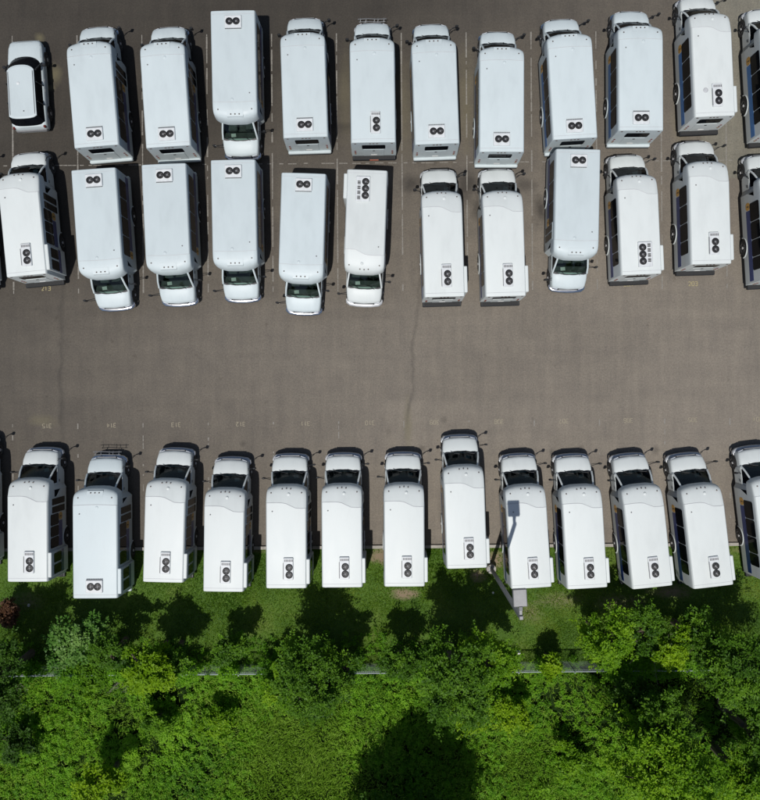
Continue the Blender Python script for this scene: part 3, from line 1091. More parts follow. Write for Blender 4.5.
KY = -147.5 / F * H            # kerb line
soilspots = [(*W(383, 556), .9, .45, 1.3), (*W(405, 594), .8, .35, 1.2), (*W(478, 575), .5, .4, 1.0), (*W(672, 592), 1.2, .35, .9), (*W(560, 600), 1.3, .5, .5),
             (*W(620, 603), 1.5, .5, .6), (*W(530, 612), .8, .6, .5), (*W(493, 560), .7, .5, 1.2), (*W(28, 602), 1.0, .5, .45), (*W(345, 552), .8, .3, .7)]
for _k in range(9):
    soilspots.append((random.uniform(-21, 21), KY - random.uniform(.15, .45), random.uniform(.4, 1.1), random.uniform(.12, .3), random.uniform(.4, .9)))
M['lawn'] = soil_grass_mat(soilspots)
sheet('ground', [(-260, -260), (260, -260), (260, 260), (-260, 260)], 0.0, M['lawn'])
dk = (.035, .031, .027)
yl = (.17, .15, .085)
stains = [(*W(411, 184), .65, .5, .75, dk), (*W(466, 186), .75, 1.0, .8, dk), (*W(477, 208), .35, .8, .6, dk), (*W(525, 185), .7, .4, .5, dk), (*W(541, 210), .5, .8, .8, dk),
          (*W(343, 128), .5, .35, .5, dk), (*W(346, 126), .9, .2, .4, dk), (*W(212, 118), .6, 1.6, .35, dk), (*W(466, 100), .5, 3.0, .32, yl), (*W(404, 110), .5, 2.6, .25, yl),
          (*W(345, 95), .4, 2.5, .25, yl), (*W(55, 75), .4, .6, .5, yl), (*W(40, 38), .3, .3, .5, yl), (*W(680, 120), .5, 2.0, .3, yl), (*W(44, 421), .9, .35, .3, yl),
          (*W(408, 425), .25, 1.6, .4, yl), (*W(640, 530), .7, .5, .35, dk), (*W(50, 88), .25, .2, .5, yl)]
for _k in range(12):
    stains.append((*(W(random.uniform(20, 740), random.choice([random.uniform(290, 330), random.uniform(420, 455), 163]))), random.uniform(.1, .28), random.uniform(.1, .3), random.uniform(.25, .5), dk))
seams = [(*W(62, 355), .01, 5.5, .2, .42), (*W(414, 345), .07, 5.5, .16, .36)]
M['wild'] = simple('dark_leaf_mould', (.012, .024, .006), .95, 0, .6, 5)
M['wild'].node_tree.nodes['Principled BSDF'].inputs['Specular IOR Level'].default_value = 0
sheet('wild_ground', [lot(-90, -130), lot(90, -130), lot(90, -14.9), lot(-90, -14.9)], .006, M['wild'])
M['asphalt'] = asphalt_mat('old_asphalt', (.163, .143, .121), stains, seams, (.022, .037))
M['asphalt_pale'] = asphalt_mat('pale_asphalt', (.165, .155, .128))
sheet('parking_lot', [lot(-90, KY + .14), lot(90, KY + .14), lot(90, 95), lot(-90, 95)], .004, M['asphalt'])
sheet('pale_asphalt_strip', [lot(*W(703, 181)), lot(88, 12.2), lot(88, 90), lot(W(703, 181)[0], 90)], .008, M['asphalt_pale'])
mb = MB()
x = -70.0
while x < 70:                  # kerb stones
    ln = 3.0
    a = [lot(x + .006, KY - .04), lot(x + ln - .006, KY - .04), lot(x + ln - .006, KY + .13), lot(x + .006, KY + .13)]
    mb.plate([(p[0], p[1], -.05) for p in a], (0, 0, 1), .17 + random.uniform(-.006, .006))
    x += ln
tag(mb.obj('kerb', M['concrete']), kind='structure')


def strip(mb, p, q, wd, z):
    d = Vector((q[0] - p[0], q[1] - p[1], 0))
    n = Vector((-d.y, d.x, 0)).normalized() * wd / 2
    P, Q = Vector((p[0], p[1], z)), Vector((q[0], q[1], z))
    mb.add([P - n, Q - n, Q + n, P + n], [(0, 1, 2, 3)])


mb = MB()
rr = random.Random(3)
for k in range(-2, 14):
    x0 = 726.3 - 64.85 * k
    for (ya, yb_) in ((33, 291),):
        # worn paint: broken pieces, the ends kept best
        y = ya
        while y < yb_:
            ln = rr.uniform(2, 9)
            keep = rr.random() < (.95 if (y < 40 or abs(y - 163) < 6 or y > 284) else .8)
            if keep:
                yy = (y - ya) / (yb_ - ya)
                sl = 1.6 * (yy - .5)
                p, q = W(x0 + sl, y), W(x0 + sl, min(yb_, y + ln))
                dz = -(x0 - 388) * .0078
                strip(mb, (p[0], p[1] - dz * H / F), (q[0], q[1] - dz * H / F), rr.uniform(.04, .085), .012)
            y += ln + rr.uniform(.0, .5)
    # middle cross mark
    for side in (-1, 1):
        xx = x0 + side * rr.uniform(1, 3)
        for q in range(7):
            if rr.random() < .6:
                a = W(xx, 163 - (x0 - 388) * .0078)
                b = W(xx + side * 4, 163 - (x0 + side * 4 - 388) * .0078)
                strip(mb, a, b, .05, .012)
            xx += side * 4.4
for k in range(-2, 13):
    x0 = 13 + 65.2 * k
    y = 421
    dz = -(x0 - 388) * .0085
    while y < 545:
        ln = rr.uniform(1.5, 7)
        if rr.random() < (1 if y < 423 else .22):
            p, q = W(x0 + (y - 480) * .006, y + dz), W(x0 + (y + ln - 480) * .006, min(546, y + ln) + dz)
            strip(mb, p, q, rr.uniform(.035, .075), .012)
        y += ln + rr.uniform(.5, 3)
tag(mb.obj('stall_lines', M['linepaint'], None, 0), kind='structure')

# stall numbers
DIG = {'0': [[(0, 0), (1, 0), (1, 2), (0, 2), (0, 0)]], '1': [[(.15, 1.6), (.5, 2), (.5, 0)]], '2': [[(0, 1.7), (.3, 2), (.8, 2), (1, 1.6), (1, 1.2), (0, 0), (1, 0)]],
       '3': [[(0, 2), (1, 2), (1, 0), (0, 0)], [(.25, 1.05), (1, 1.05)]], '4': [[(.8, 0), (.8, 2), (0, .7), (1.1, .7)]], '5': [[(1, 2), (0, 2), (0, 1.1), (.8, 1.1), (1, .8), (1, .2), (.8, 0), (0, 0)]],
       '6': [[(1, 2), (.2, 2), (0, 1.6), (0, 0), (1, 0), (1, 1.05), (0, 1.05)]], '7': [[(0, 2), (1, 2), (.4, 0)]], '8': [[(0, 0), (1, 0), (1, 2), (0, 2), (0, 0)], [(0, 1.02), (1, 1.02)]],
       '9': [[(0, 0), (.8, 0), (1, .4), (1, 2), (0, 2), (0, 1), (1, 1)]]}


def number(txt, px, py, flip, mat):
    mb = MB()
    h, wd, gap = .22, .125, .185
    c = W(px, py)
    for i, ch in enumerate(txt):
        for pl in DIG[ch]:
            for a, b in zip(pl, pl[1:]):
                def T_(p):
                    x = (i - (len(txt) - 1) / 2) * gap + (p[0] - .5) * wd
                    y = (p[1] / 2 - .5) * h
                    if flip:
                        x, y = -x, -y
                    x, y = lot(x, y)
                    return (c[0] + x, c[1] + y)
                strip(mb, T_(a), T_(b), .032, .013)
    o = mb.obj('stall_number', mat, None, 0)
    o['kind'] = 'structure'


for k, n in enumerate(range(203, 214)):
    x0 = 693 - 64.7 * k
    number(str(n), x0, 283.8 + (693 - x0) * .0072, False, M['numpaint'])
for k, n in enumerate(range(304, 316)):
    x0 = 757.5 - 64.6 * k
    number(str(n), x0, 419.2 + (757.5 - x0) * .0095, True, M['numpaint_pale'])

# ------------------------------------------------------------------ lamp post
bx, by = W(490.5, 567.5)
lp = empty('street_lamp', (bx, by, 0))
mb = MB()
mb.lathe([(.27, -.1), (.27, .42), (.25, .46)], 'z', (0, 0, 0), 20)
mb.obj('footing', M['concrete'], lp)
mb = MB()
mb.box(-.17, .17, -.17, .17, .46, .49, 0, .01)
for sx in (-1, 1):
    for sy in (-1, 1):
        mb.lathe([(.025, .49), (.025, .54)], 'z', (sx * .12, sy * .12, 0), 6)
mb.obj('base_plate', M['polegrey'], lp)
mb = MB()
mb.box(-.085, .085, -.085, .085, .49, 10.45, 0, .02)
mb.obj('pole', M['polegrey'], lp)
mb = MB()
mb.box(-.07, .07, .05, .5, 10.2, 10.35, 0, .015)
mb.obj('arm', M['polegrey'], lp)
mb = MB()
mb.box(-.3, .3, .46, 1.22, 10.15, 10.39, 0, .03)
hd = mb.obj('lamp_head', M['polegrey'], lp)
mb = MB()
mb.box(-.24, .24, .54, 1.14, 10.135, 10.15)
mb.obj('lens', M['lamp'], hd)
mb = MB()
mb.box(-.08, .08, .3, .47, 10.35, 10.42, 0, .01)
mb.obj('photocell_box', M['grey'], hd)
lp.rotation_euler = (0, 0, math.radians(3))
tag(lp, 'grey lamp post with a square head standing on the lawn behind the bottom row', 'street lamp')

# ------------------------------------------------------------------ chain-link fence
FY = -262.5 / F * H
fence = empty('chain_link_fence', (0, FY, 0), LOT)
mb = MB()
fx0, fx1, fh = -26.0, 26.0, 1.75
for k in range(int((fx1 - fx0) / .11) + 16):
    for sg in (-1, 1):
        xa = fx0 + k * .11 - (.0 if sg > 0 else 0)
        p, q = (xa, .012 * sg, .05), (xa + sg * fh * .8, .012 * sg, fh)
        if min(p[0], q[0]) < fx0 - .01 or max(p[0], q[0]) > fx1 + .01:
            continue
        mb.tube([p, q], .0045, 3, 0, False)
mb.obj('wire_mesh', M['galv'], fence, 0)
mb = MB()
mb.tube([(fx0, 0, fh), (fx1, 0, fh)], .03, 8)
mb.obj('top_rail', M['galv'], fence)
mb = MB()
mb.tube([(fx0, .02, fh - .17), (fx1, .02, fh - .17)], .012, 6)
mb.obj('tension_wire', M['galv'], fence)
for x in np.arange(fx0, fx1 + .1, 3.0):
    mb = MB()
    mb.tube([(x, -.04, -.1), (x, -.04, fh + .06)], .032, 8)
    mb.lathe([(.04, 0), (.04, .03), (.01, .06)], 'z', (x, -.04, fh + .05), 8)
    mb.obj('post', M['galv'], fence)
tag(fence, 'galvanised chain-link fence running through the greenery behind the lawn', 'fence')

# ------------------------------------------------------------------ small litter
for (px, py, r, nm, mt, lb, ct) in ((29, 605, .09, 'stone', 'stone', 'pale stone lying on the lawn at the left below the bottom row', 'stone'),
                                    (518.5, 652, .13, 'crumpled_paper', 'litter', 'small white scrap of litter lying by the chain-link fence', 'litter'),
                                    (493, 592.5, .06, 'paper_scrap', 'litter', 'tiny white scrap lying on shaded grass near the lamp post', 'litter')):
    mb = MB()
    x, y = W(px, py)
    rg = random.Random(int(px))
    prof = [(.55, -.1), (1, .15), (.85, .5), (.4, .75), (.1, .8)]
    s0 = len(mb.v)
    mb.lathe([(a * r, b * r) for a, b in prof], 'z', (0, 0, 0), 9)
    mb.v = [(a + rg.uniform(-.25, .25) * r, b + rg.uniform(-.25, .25) * r, max(-.02, c + rg.uniform(-.15, .15) * r)) for a, b, c in mb.v]
    o = mb.obj(nm, M[mt], None, 0)
    o.location = (x, y, .03)
    tag(o, lb, ct)


# ------------------------------------------------------------------ foliage
def leaf_mesh(name, base, dirv, nrm, length, width, tint, mat, droop=.0):
    """one rhombic leaf per row of the arrays"""
    n = len(base)
    dirv = dirv / np.linalg.norm(dirv, axis=1, keepdims=True)
    side = np.cross(nrm, dirv)
    side /= np.maximum(np.linalg.norm(side, axis=1, keepdims=True), 1e-6)
    length = length[:, None]
    width = width[:, None]
    v = np.empty((n, 4, 3), np.float32)
    v[:, 0] = base
    v[:, 1] = base + dirv * length * .5 + side * width * .5
    v[:, 2] = base + dirv * length
    v[:, 3] = base + dirv * length * .5 - side * width * .5
    v[:, 2, 2] -= droop * length[:, 0]
    me = bpy.data.meshes.new(name)
    me.vertices.add(n * 4)
    me.vertices.foreach_set('co', v.reshape(-1))
    me.loops.add(n * 4)
    me.loops.foreach_set('vertex_index', np.arange(n * 4, dtype=np.int32))
    me.polygons.add(n)
    me.polygons.foreach_set('loop_start', np.arange(0, n * 4, 4, dtype=np.int32))
    me.polygons.foreach_set('loop_total', np.full(n, 4, np.int32))
    at = me.attributes.new('tint', 'FLOAT', 'POINT')
    at.data.foreach_set('value', np.repeat(np.clip(tint, 0, 1).astype(np.float32), 4))
    me.materials.append(mat)
    me.update(calc_edges=True)
    return me


def unit(a):
    return a / np.maximum(np.linalg.norm(a, axis=1, keepdims=True), 1e-6)


def shoots(org, dirs, lens, per, lsize, tint0, spread=.5, wratio=.5, jit=.38):
    """leaves arranged along shoots; returns arrays for leaf_mesh"""
    n = len(org)
    t = rng.uniform(.12, 1.03, (n, per))
    dirs = unit(dirs)
    bend = rng.normal(0, .12, (n, 3))
    pos = org[:, None, :] + dirs[:, None, :] * (t * lens[:, None])[..., None] + bend[:, None, :] * (t ** 2 * lens[:, None])[..., None]
    pos[..., 2] -= .12 * (t ** 2) * lens[:, None]
    az = rng.normal(0, 1, (n, per, 3))
    az -= (az * dirs[:, None, :]).sum(-1, keepdims=True) * dirs[:, None, :]
    az /= np.maximum(np.linalg.norm(az, axis=-1, keepdims=True), 1e-6)
    pos = pos + az * rng.uniform(0, .07, (n, per, 1))
    d = az * 1.0 + dirs[:, None, :] * rng.uniform(.2, .9, (n, per, 1))
    d[..., 2] *= spread
    nrm = np.zeros((n, per, 3))
    nrm[..., 2] = 1.0
    nrm += rng.normal(0, jit, (n, per, 3))
    sz = lsize * rng.uniform(.65, 1.35, (n, per))
    tint = tint0[:, None] + rng.normal(0, .1, (n, per)) + .18 * (t - .5)
    R = lambda a: a.reshape(-1, a.shape[-1])
    return R(pos), R(d), R(nrm), sz.reshape(-1), (sz * wratio * rng.uniform(.8, 1.2, (n, per))).reshape(-1), tint.reshape(-1)


LEAF = {
    'mid': leaf_mat('leaves_mid_green', (.035, .1, .006), (.09, .205, .01), (.18, .34, .018), .42),
    'yellow': leaf_mat('leaves_yellow_green', (.09, .19, .005), (.165, .3, .008), (.26, .4, .014), .42),
    'blue': leaf_mat('leaves_grey_green', (.025, .08, .012), (.065, .165, .022), (.17, .29, .07), .3, .4),
    'deep': leaf_mat('leaves_deep_green', (.024, .07, .006), (.058, .14, .009), (.125, .25, .015), .35),
    'dark': leaf_mat('leaves_dark_green', (.018, .05, .006), (.04, .1, .009), (.075, .16, .014)),
    'bright': leaf_mat('leaves_bright_green', (.06, .15, .006), (.125, .265, .01), (.22, .37, .016), .42),
    'red': leaf_mat('leaves_copper', (.05, .022, .012), (.09, .042, .022), (.15, .08, .04)),
    'weed': leaf_mat('leaves_weeds', (.06, .17, .009), (.155, .345, .016), (.265, .47, .028), .48),
    'grass': leaf_mat('grass_blades', (.11, .22, .015), (.2, .35, .03), (.29, .43, .06), .45),
    'lawn': leaf_mat('lawn_blades', (.04, .1, .006), (.1, .19, .013), (.2, .27, .04), .3),
}


def make_plant(name, label, cat, group, px, py, zc, r, mat, dens=1.0, lsize=.125, rz=None, nlobes=None, columnar=False, zlow=None, base_shift=(0, 0), world=None, wratio=.5):
    if world:
        X, Y = world
    else:
        X, Y = W(px, py, zc)
    rz = rz or max(r * .75, (zc - .5) * .72)
    root = empty(name, (X + base_shift[0], Y + base_shift[1], 0))
    off = np.array([-base_shift[0], -base_shift[1], 0.0])
    nl = nlobes or int(10 + 6.0 * r ** 1.5 * (rz / (.75 * r)) ** .5)
    # lobes fill an uneven crown
    u = unit(rng.normal(0, 1, (nl, 3)))
    u[:, 2] = np.where(rng.uniform(0, 1, nl) < .68, np.abs(u[:, 2]), u[:, 2])
    rad = rng.uniform(.35, .92, (nl, 1)) ** .7
    lob = u * rad * np.array([r * .8, r * .8, 1.0])
    lob[:, 2] *= np.where(lob[:, 2] > 0, min(rz, r * .8), rz)
    # uneven outline: squash some bearings
    az = np.arctan2(lob[:, 1], lob[:, 0])
    k1, k2 = rng.uniform(0, 6.28, 2)
    m = 1 + .22 * np.sin(2 * az + k1) + .15 * np.sin(3 * az + k2)
    lob[:, :2] *= m[:, None]
    if columnar:
        zz = rng.uniform(0, 1, nl)
        aa = rng.uniform(0, 6.28, nl)
        prof = r * np.clip(1.15 - zz ** 1.4, .12, 1) * rng.uniform(.3, 1.0, nl)
        lob = np.stack([prof * np.cos(aa), prof * np.sin(aa), (zz * 2 - 1) * rz], 1)
    lob += np.array([0, 0, zc]) + off
    lob[:, 2] = np.maximum(lob[:, 2], .35)
    lr = r * rng.uniform(.21, .40, nl) if not columnar else r * rng.uniform(.28, .45, nl)
    lr = np.maximum(lr, .28)
    ns = np.maximum(6, (16 * dens * np.clip(lr, .4, 1.2)).astype(int) + 4)
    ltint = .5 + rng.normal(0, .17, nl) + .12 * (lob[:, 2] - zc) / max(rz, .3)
    O, D, Ln, T0 = [], [], [], []
    for i in range(nl):
        n = ns[i]
        d = unit(rng.normal(0, 1, (n, 3)) + np.array([0, 0, .55]) + .5 * unit((lob[i] - off - np.array([0, 0, zc]))[None, :]))
        O.append(lob[i] + rng.normal(0, .12, (n, 3)) * lr[i])
        D.append(d)
        Ln.append(lr[i] * rng.uniform(.6, 1.3, n) * np.where(rng.uniform(0, 1, n) < .12, 1.6, 1.0))
        T0.append(np.full(n, ltint[i]) + rng.normal(0, .07, n))
    O, D, Ln, T0 = np.concatenate(O), np.concatenate(D), np.concatenate(Ln), np.concatenate(T0)
    per = max(10, int(26 * .15 / lsize))
    arr = shoots(O, D, Ln, per, lsize, T0, wratio=wratio)
    me = leaf_mesh('crown', *arr, LEAF[mat], droop=.12)
    o = bpy.data.objects.new('crown', me)
    COL.objects.link(o)
    o.parent = root
    # trunk with limbs
    mb = MB()
    th = max(.5, zc - rz * .55)
    tr = .035 + .022 * (zc + rz)
    top = Vector((off[0] * .8, off[1] * .8, th))
    mb.tube([(0, 0, -.05), (off[0] * .3 + rng.normal(0, .04), off[1] * .3 + rng.normal(0, .04), th * .5), top], [tr * 1.25, tr, tr * .75], 8)
    for i in range(nl):
        p = Vector(lob[i])
        s = top + (Vector((off[0], off[1], zc + rz * .6)) - top) * float(rng.uniform(0, .55)) if lob[i][2] > th else top * float(rng.uniform(.6, 1))
        mid = (s + p) / 2 + Vector((0, 0, .08 * r))
        mb.tube([s, mid, p], [tr * .5, tr * .32, tr * .14], 5)
    if columnar:
        mb.tube([top, (off[0], off[1], zc + rz * .8)], [tr * .75, tr * .2], 6)
    mb.obj('trunk', M['bark'], root)
    tag(root, label, cat, group)
    return root


PL = [
    # name, label, category, px, py, crown height, radius, leaves, kw
    ('tree', 'dark green tree at the left edge beside the copper shrub', 'tree', -6, 680, 4.4, 2.2, 'dark', {}),
    ('shrub', 'copper-brown leaved shrub at the left edge of the lawn', 'shrub', 7, 613, 1.3, .75, 'red', dict(lsize=.13)),
    ('small_tree', 'grey-green large-leaved small tree behind the rack-nosed bus of the bottom row', 'tree', 76, 638, 2.5, 1.55, 'blue', dict(lsize=.17, wratio=.6)),
    ('small_tree', 'yellow-green small tree rising in front of the fence at the left', 'tree', 146, 667, 4.0, 1.4, 'yellow', dict(lsize=.14)),
    ('shrub', 'low green shrub on the lawn edge between the yellow-green tree and the next tall tree', 'shrub', 230, 652, 2.2, 1.15, 'deep', {}),
    ('shrub', 'dark low shrub beside the grey bare twigs left of the yellow-green tree', 'shrub', 96, 672, 1.2, 1.2, 'mid', {}),
    ('tree', 'broad green tree below the two tails left of centre in the bottom row', 'tree', 310, 674, 4.4, 2.2, 'deep', {}),
    ('tree', 'bright green tree leaning over the fence just left of the broad green tree', 'tree', 280, 684, 2.6, 1.3, 'bright', {}),
    ('shrub', 'bushy green shrub between the two broad trees at the centre', 'shrub', 400, 662, 2.8, 1.2, 'deep', {}),
    ('tree', 'tallest broad tree behind the lamp post at the centre of the fence line', 'tree', 456, 674, 5.0, 2.5, 'deep', {}),
    ('tree', 'bright leafy tree touching the lamp post shadow side of the central tree', 'tree', 490, 662, 4.8, 1.5, 'bright', {}),
    ('shrub', 'yellow-green bush right below the central broad tree, beyond the fence', 'shrub', 470, 708, 2.0, 1.4, 'yellow', dict(lsize=.14)),
    ('shrub', 'yellow-green bush right of another one, below the gap with open fence', 'shrub', 512, 716, 2.0, 1.2, 'yellow', {}),
    ('shrub', 'small yellowish sapling growing through the open stretch of fence', 'shrub', 551, 664, 1.7, .62, 'yellow', dict(lsize=.14)),
    ('tree', 'bright green tree at the right end of the open fence stretch', 'tree', 606, 640, 3.6, 1.65, 'bright', {}),
    ('tree', 'small green tree under the tail of the bus second from right', 'tree', 642, 630, 3.0, 1.2, 'deep', {}),
    ('small_tree', 'yellow-green small tree glowing among the dark trees at right', 'tree', 672, 648, 3.7, 1.0, 'yellow', dict(lsize=.14)),
    ('tree', 'green tree behind the last fully visible bus of the bottom row', 'tree', 697, 640, 3.5, 1.45, 'deep', {}),
    ('tree', 'broad feathery green tree at the right photo edge by the fence', 'tree', 742, 668, 5.2, 2.3, 'deep', {}),
    ('tree', 'big bright green tree filling the bottom right corner', 'tree', 668, 776, 6.4, 2.9, 'bright', dict(lsize=.14)),
    ('tree', 'dark green tree in the shade left of the big corner tree', 'tree', 632, 705, 3.0, 1.7, 'dark', {}),
    ('shrub', 'yellow-green bush at the bottom edge near the left corner', 'shrub', 100, 786, 3.0, 1.45, 'yellow', dict(lsize=.14)),
    ('shrub', 'dark green bush at the left edge below the fence', 'shrub', 18, 742, 1.2, 1.2, 'dark', {}),
    ('shrub', 'mid green bush beyond the fence straight below the yellow-green small tree at left', 'shrub', 160, 716, 1.1, 1.1, 'mid', {}),
    ('shrub', 'lush green bush beyond the fence left of centre near the bright leaning tree', 'shrub', 222, 722, 1.2, 1.25, 'bright', {}),
    ('tree', 'deep green tree between the yellow-green tree at right and the big corner tree', 'tree', 660, 728, 5.4, 1.8, 'deep', {}),
    ('tree', 'deep green tree between the grey-green one and the yellow-green one at left', 'tree', 108, 655, 3.0, 1.25, 'deep', {}),
    ('tree', 'slim deep green tree behind the yellow-green small tree at left', 'tree', 166, 662, 3.3, 1.05, 'deep', {}),
    ('tree', 'deep green tree right of the broad tree below the two tails', 'tree', 344, 676, 3.4, 1.25, 'deep', {}),
    ('tree', 'deep green tree at the right photo edge, third up from the bottom corner', 'tree', 757, 738, 4.6, 1.5, 'deep', {}),
    ('tree', 'bright green tree at the bottom right photo corner beside the big one', 'tree', 748, 782, 4.6, 1.9, 'bright', {}),
    ('shrub', 'green bush at the right photo edge above the big corner tree', 'shrub', 752, 722, 2.2, 1.2, 'bright', {}),
    ('shrub', 'low bright bush between the central yellow-green bushes and the big corner tree', 'shrub', 572, 762, 1.3, 1.2, 'bright', {}),
]
for nm, lb, ct, px, py, zc, r, mt, kw in PL:
    make_plant(nm, lb, ct, 'trees and shrubs along the fence', px, py, zc, r, mt, **{'dens': 1.45, **kw})
# tall tree just beyond the bottom edge that throws the big shadow into the weeds
make_plant('tall_tree', 'tall dark tree beyond the bottom edge throwing the big shadow into the weeds', 'tree', 'trees and shrubs along the fence',
           0, 0, 8.3, 2.9, 'dark', world=(1.0, -23.3), rz=4.8, nlobes=130, dens=1.7, columnar=True, lsize=.2)


# bare grey twigs
def twigs(px, py, seed, label, h=1.4, n=16, sx=1.0):
    rg = random.Random(seed)
    X, Y = W(px, py, h * .6)
    root = empty('dead_shrub', (X, Y, 0))
    mb = MB()
    for i in range(n):
        a = rg.uniform(0, 6.28)
        l = rg.uniform(.6, 1.3) * h
        d = Vector((math.cos(a) * sx * rg.uniform(.3, .8), math.sin(a) * rg.uniform(.3, .8), rg.uniform(.5, 1)))
        p = Vector((rg.uniform(-.1, .1), rg.uniform(-.1, .1), 0))
        m1 = p + d * l * .5 + Vector((rg.uniform(-.1, .1), rg.uniform(-.1, .1), 0))
        e = p + d * l
        mb.tube([p, m1, e], [.022, .015, .006], 4)
        for k in range(4):
            t = rg.uniform(.35, .95)
            s = p + (e - p) * t
            mb.tube([s, s + Vector((rg.uniform(-.3, .3), rg.uniform(-.3, .3), rg.uniform(.05, .3)))], [.01, .004], 3)
    mb.obj('branches', M['deadwood'], root)
    tag(root, label, 'dead shrub', 'bare grey shrubs')


twigs(118, 684, 1, 'bare grey twigs left of the yellow-green small tree by the fence', 1.3, 18)
twigs(658, 640, 2, 'bare grey branches poking out left of the yellow-green tree at right', 2.8, 20)
twigs(736, 676, 3, 'bare grey branches in front of the feathery tree at the right edge', 2.6, 22)
twigs(8, 688, 4, 'bare grey twigs at the left photo edge under the dark tree', 1.6, 16)


# ---- lawn blades
def field(x, y, seed, sc=1.0):
    """smooth random height/tone field"""
    rg = np.random.default_rng(seed)
    v = np.zeros_like(x)
    for k in range(14):
        a = rg.uniform(0, 6.28)
        f = rg.uniform(.25, 2.2) * sc
        v += np.sin((x * np.cos(a) + y * np.sin(a)) * f + rg.uniform(0, 6.28)) / (f ** .45)
    return v / 4.2


n = 190000
gx = rng.uniform(-25, 25, n)
gy = rng.uniform(FY - .3, KY - .01, n) + gx * math.tan(LOT)
keep = np.ones(n, bool)
for (sx, sy, rx, ry, amt) in soilspots:
    dd = np.sqrt(((gx - sx) / rx) ** 2 + ((gy - sy) / ry) ** 2) + rng.normal(0, .25, n)
    keep &= ~((dd < 1) & (rng.uniform(0, 1, n) < amt * .75))
f1 = field(gx, gy, 5, 2.2)
keep &= rng.uniform(0, 1, n) < np.clip(.62 + .3 * f1, .25, 1)
gx, gy, f1 = gx[keep], gy[keep], f1[keep]
n = len(gx)
aa = rng.uniform(0, 6.28, n)
el = rng.uniform(.25, 1.1, n)
base = np.stack([gx, gy, np.full(n, .005)], 1)
d = np.stack([np.cos(aa) * np.cos(el), np.sin(aa) * np.cos(el), np.sin(el)], 1)
nr = np.stack([np.zeros(n), np.zeros(n), np.ones(n)], 1) + rng.normal(0, .3, (n, 3))
tint = .42 + .24 * field(gx, gy, 9, .9) + .26 * field(gx, gy, 10, 4) + rng.normal(0, .16, n)
me = leaf_mesh('lawn_grass', base, d, nr, rng.uniform(.07, .17, n) * (1 + .25 * f1), rng.uniform(.018, .035, n), tint, LEAF['lawn'])
o = bpy.data.objects.new('lawn_grass', me)
COL.objects.link(o)
tag(o, 'short green grass on the strip between kerb and fence', 'grass', None, 'stuff')


# ---- weeds beyond the fence: leafy mass with hollows, and long grass
def hfield(x, y):
    return np.clip(.55 + .42 * field(x, y, 21, 1.1) + .22 * field(x, y, 22, 3.0), .08, 1.5)


n = 17000
gx = rng.uniform(-26, 26, n)
gy = FY - .15 - rng.uniform(0, 11.5, n) + gx * math.tan(LOT)
grassy = np.exp(-(((gx + 5.2) / 3.0) ** 2 + ((gy + 20.3) / 3.6) ** 2)) * 1.35 + np.exp(-(((gx - 7.5) / 3.2) ** 2 + ((gy + 20.8) / 2.2) ** 2)) * .6 + .22 * field(gx, gy, 31, 1.0)
isg = grassy > rng.uniform(.35, .75, n)
hh = hfield(gx, gy) * .95
hol = field(gx, gy, 61, 1.5) + .5 * field(gx, gy, 62, 4)
isg |= hol < -.72      # hollows stay open
isg |= (gx > 8.5) & (gy > -19.5) & (rng.uniform(0, 1, n) < .55)
lx, lyy, lh = gx[~isg], gy[~isg], hh[~isg]
m = len(lx)
org = np.stack([lx, lyy, lh * rng.uniform(.1, .55, m)], 1)
dr = unit(rng.normal(0, 1, (m, 3)) * np.array([1, 1, .6]) + np.array([0, 0, .55]))
ln = rng.uniform(.3, .62, m) * (.7 + .5 * lh)
t0 = .47 + .26 * field(lx, lyy, 41, 1.3) + .18 * field(lx, lyy, 42, 4) + rng.normal(0, .1, m)
arr = shoots(org, dr, ln, 46, .085, t0, .3, .6, .26)
me = leaf_mesh('undergrowth', *arr, LEAF['weed'], droop=.15)
o = bpy.data.objects.new('undergrowth', me)
COL.objects.link(o)
tag(o, 'dense leafy green weeds covering the ground beyond the fence', 'undergrowth', None, 'stuff')

# thin leaf litter and shade weeds along the fence foot, north side
n = 900
gx = rng.uniform(-25, 25, n)
gy = FY + rng.uniform(-.2, 1.6, n) ** 1.0 + gx * math.tan(LOT)
ok = field(gx, gy, 77, 1.2) > -.25
gx, gy = gx[ok], gy[ok]
m = len(gx)
org = np.stack([gx, gy, rng.uniform(.05, .35, m)], 1)
dr = unit(rng.normal(0, 1, (m, 3)) * np.array([1, 1, .5]) + np.array([0, 0, .6]))
arr = shoots(org, dr, rng.uniform(.25, .55, m), 26, .1, .35 + .2 * field(gx, gy, 41, 1.3))
me = leaf_mesh('fence_weeds', *arr, LEAF['weed'], droop=.15)
o = bpy.data.objects.new('fence_weeds', me)
COL.objects.link(o)
tag(o, 'scrubby green weeds growing along the lawn side of the fence', 'weeds', None, 'stuff')

# creepers hanging in the fence, except where it stands open
n = 4200
gx = rng.uniform(-25, 25, n)
gpx = CX + gx * F / (H - 1.4)
opn = ((gpx > 517) & (gpx < 540)) | ((gpx > 558) & (gpx < 604)) | ((gpx > 357) & (gpx < 384)) | ((gpx > 236) & (gpx < 262)) | ((gpx > 196) & (gpx < 222) & (rng.uniform(0, 1, n) < .85)) | ((gpx > 38) & (gpx < 66) & (rng.uniform(0, 1, n) < .8))
gx = gx[~opn]
m = len(gx)
gy = FY + rng.normal(0, .16, m) + gx * math.tan(LOT)
org = np.stack([gx, gy, np.where(rng.uniform(0, 1, m) < .4, rng.uniform(1.5, 1.9, m), rng.uniform(.3, 1.9, m)) * np.clip(.97 + .25 * field(gx, gy, 91, 1.5), .4, 1.15)], 1)
dr = unit(rng.normal(0, 1, (m, 3)) * np.array([1, 1, .5]) + np.array([0, 0, .35]))
arr = shoots(org, dr, rng.uniform(.25, .5, m), 26, .11, .45 + .2 * field(gx, gy, 43, 1.3))
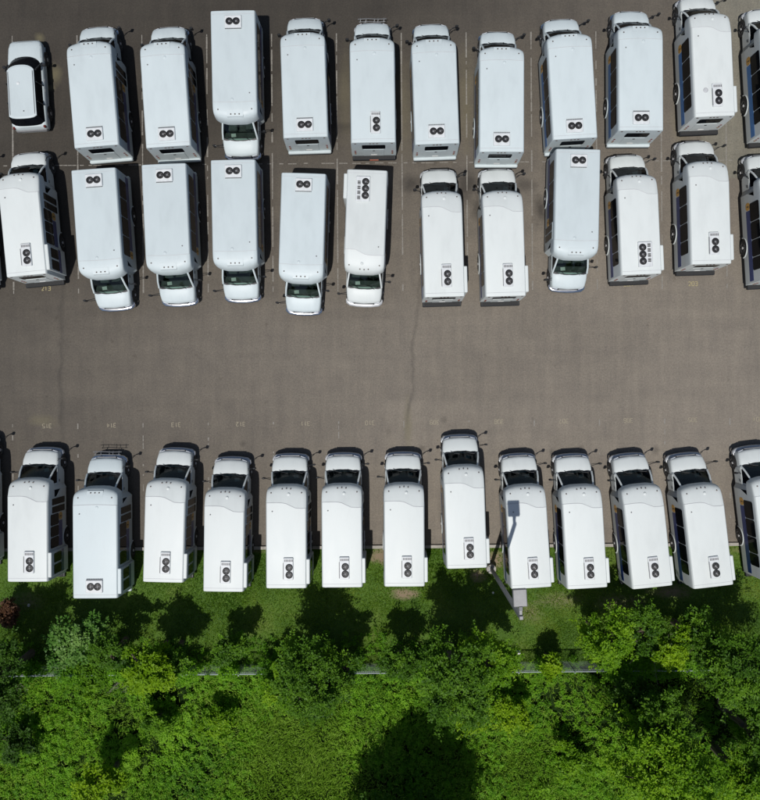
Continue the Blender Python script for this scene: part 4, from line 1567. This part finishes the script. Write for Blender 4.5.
me = leaf_mesh('creepers', *arr, LEAF['weed'], droop=.15)
o = bpy.data.objects.new('creepers', me)
COL.objects.link(o)
tag(o, 'green creepers overgrowing most of the chain-link fence', 'creepers', None, 'stuff')

# long grass
n = 230000
gx = rng.uniform(-26, 26, n)
gy = FY - .15 - rng.uniform(0, 11.5, n) + gx * math.tan(LOT)
g = np.exp(-(((gx + 5.2) / 3.0) ** 2 + ((gy + 20.3) / 3.6) ** 2)) * 1.35 + np.exp(-(((gx - 7.5) / 3.2) ** 2 + ((gy + 20.8) / 2.2) ** 2)) * .6 + .22 * field(gx, gy, 31, 1.0) + .3
ok = rng.uniform(0, 1, n) < np.clip(g, .1, 1)
gx, gy = gx[ok], gy[ok]
n = len(gx)
lean = 1.2 * field(gx, gy, 51, .8) + 2.2 * field(gx, gy, 52, 2.5) + rng.normal(0, .7, n) + 2.0
el = np.clip(rng.normal(.75, .3, n) + .25 * field(gx, gy, 53, 2.2), .12, 1.4)
d = np.stack([np.cos(lean) * np.cos(el), np.sin(lean) * np.cos(el), np.sin(el)], 1)
base = np.stack([gx, gy, rng.uniform(0, .28, n) + np.where(rng.uniform(0, 1, n) < .5, .45, 0) * hfield(gx, gy)], 1)
nr = np.stack([np.zeros(n), np.zeros(n), np.ones(n)], 1) + rng.normal(0, .35, (n, 3))
tint = .45 + .22 * field(gx, gy, 54, 1.6) + rng.normal(0, .14, n)
me = leaf_mesh('long_grass', base, d, nr, rng.uniform(.16, .42, n), rng.uniform(.026, .046, n), tint, LEAF['grass'], droop=.25)
o = bpy.data.objects.new('long_grass', me)
COL.objects.link(o)
tag(o, 'long unmown grass among the weeds at the bottom of the photo', 'grass', None, 'stuff')

# ------------------------------------------------------------------ light, sky, camera
sx, sy, sz = -.12, -.38, 1.0
sun = bpy.data.lights.new('sun', 'SUN')
sun.energy = 3.85
sun.angle = math.radians(.53)
sun.color = (1.0, .975, .94)
so = bpy.data.objects.new('sun', sun)
COL.objects.link(so)
so.rotation_euler = Vector((sx, sy, sz)).to_track_quat('Z', 'Y').to_euler()
so.location = (0, 0, 60)
wd = bpy.data.worlds.new('World')
SC.world = wd
wd.use_nodes = True
nt = wd.node_tree
sk = nt.nodes.new('ShaderNodeTexSky')
sk.sky_type = 'NISHITA'
sk.sun_disc = False
sk.sun_elevation = math.atan2(sz, math.hypot(sx, sy))
sk.sun_rotation = math.atan2(sx, sy)
nt.links.new(sk.outputs[0], nt.nodes['Background'].inputs[0])
nt.nodes['Background'].inputs[1].default_value = .066
cam = bpy.data.cameras.new('camera')
cam.sensor_fit = 'AUTO'
cam.sensor_width = 36
cam.lens = F / 800 * 36
cam.shift_x = -8 / 800
cam.clip_end = 1000
co = bpy.data.objects.new('camera', cam)
COL.objects.link(co)
co.location = (0, 0, H)
co.rotation_euler = (0, 0, 0)
SC.camera = co
SC.view_settings.view_transform = 'Standard'
SC.view_settings.look = 'None'
SC.view_settings.gamma = 1
SC.view_settings.exposure = 0
SC.view_settings.use_curve_mapping = False
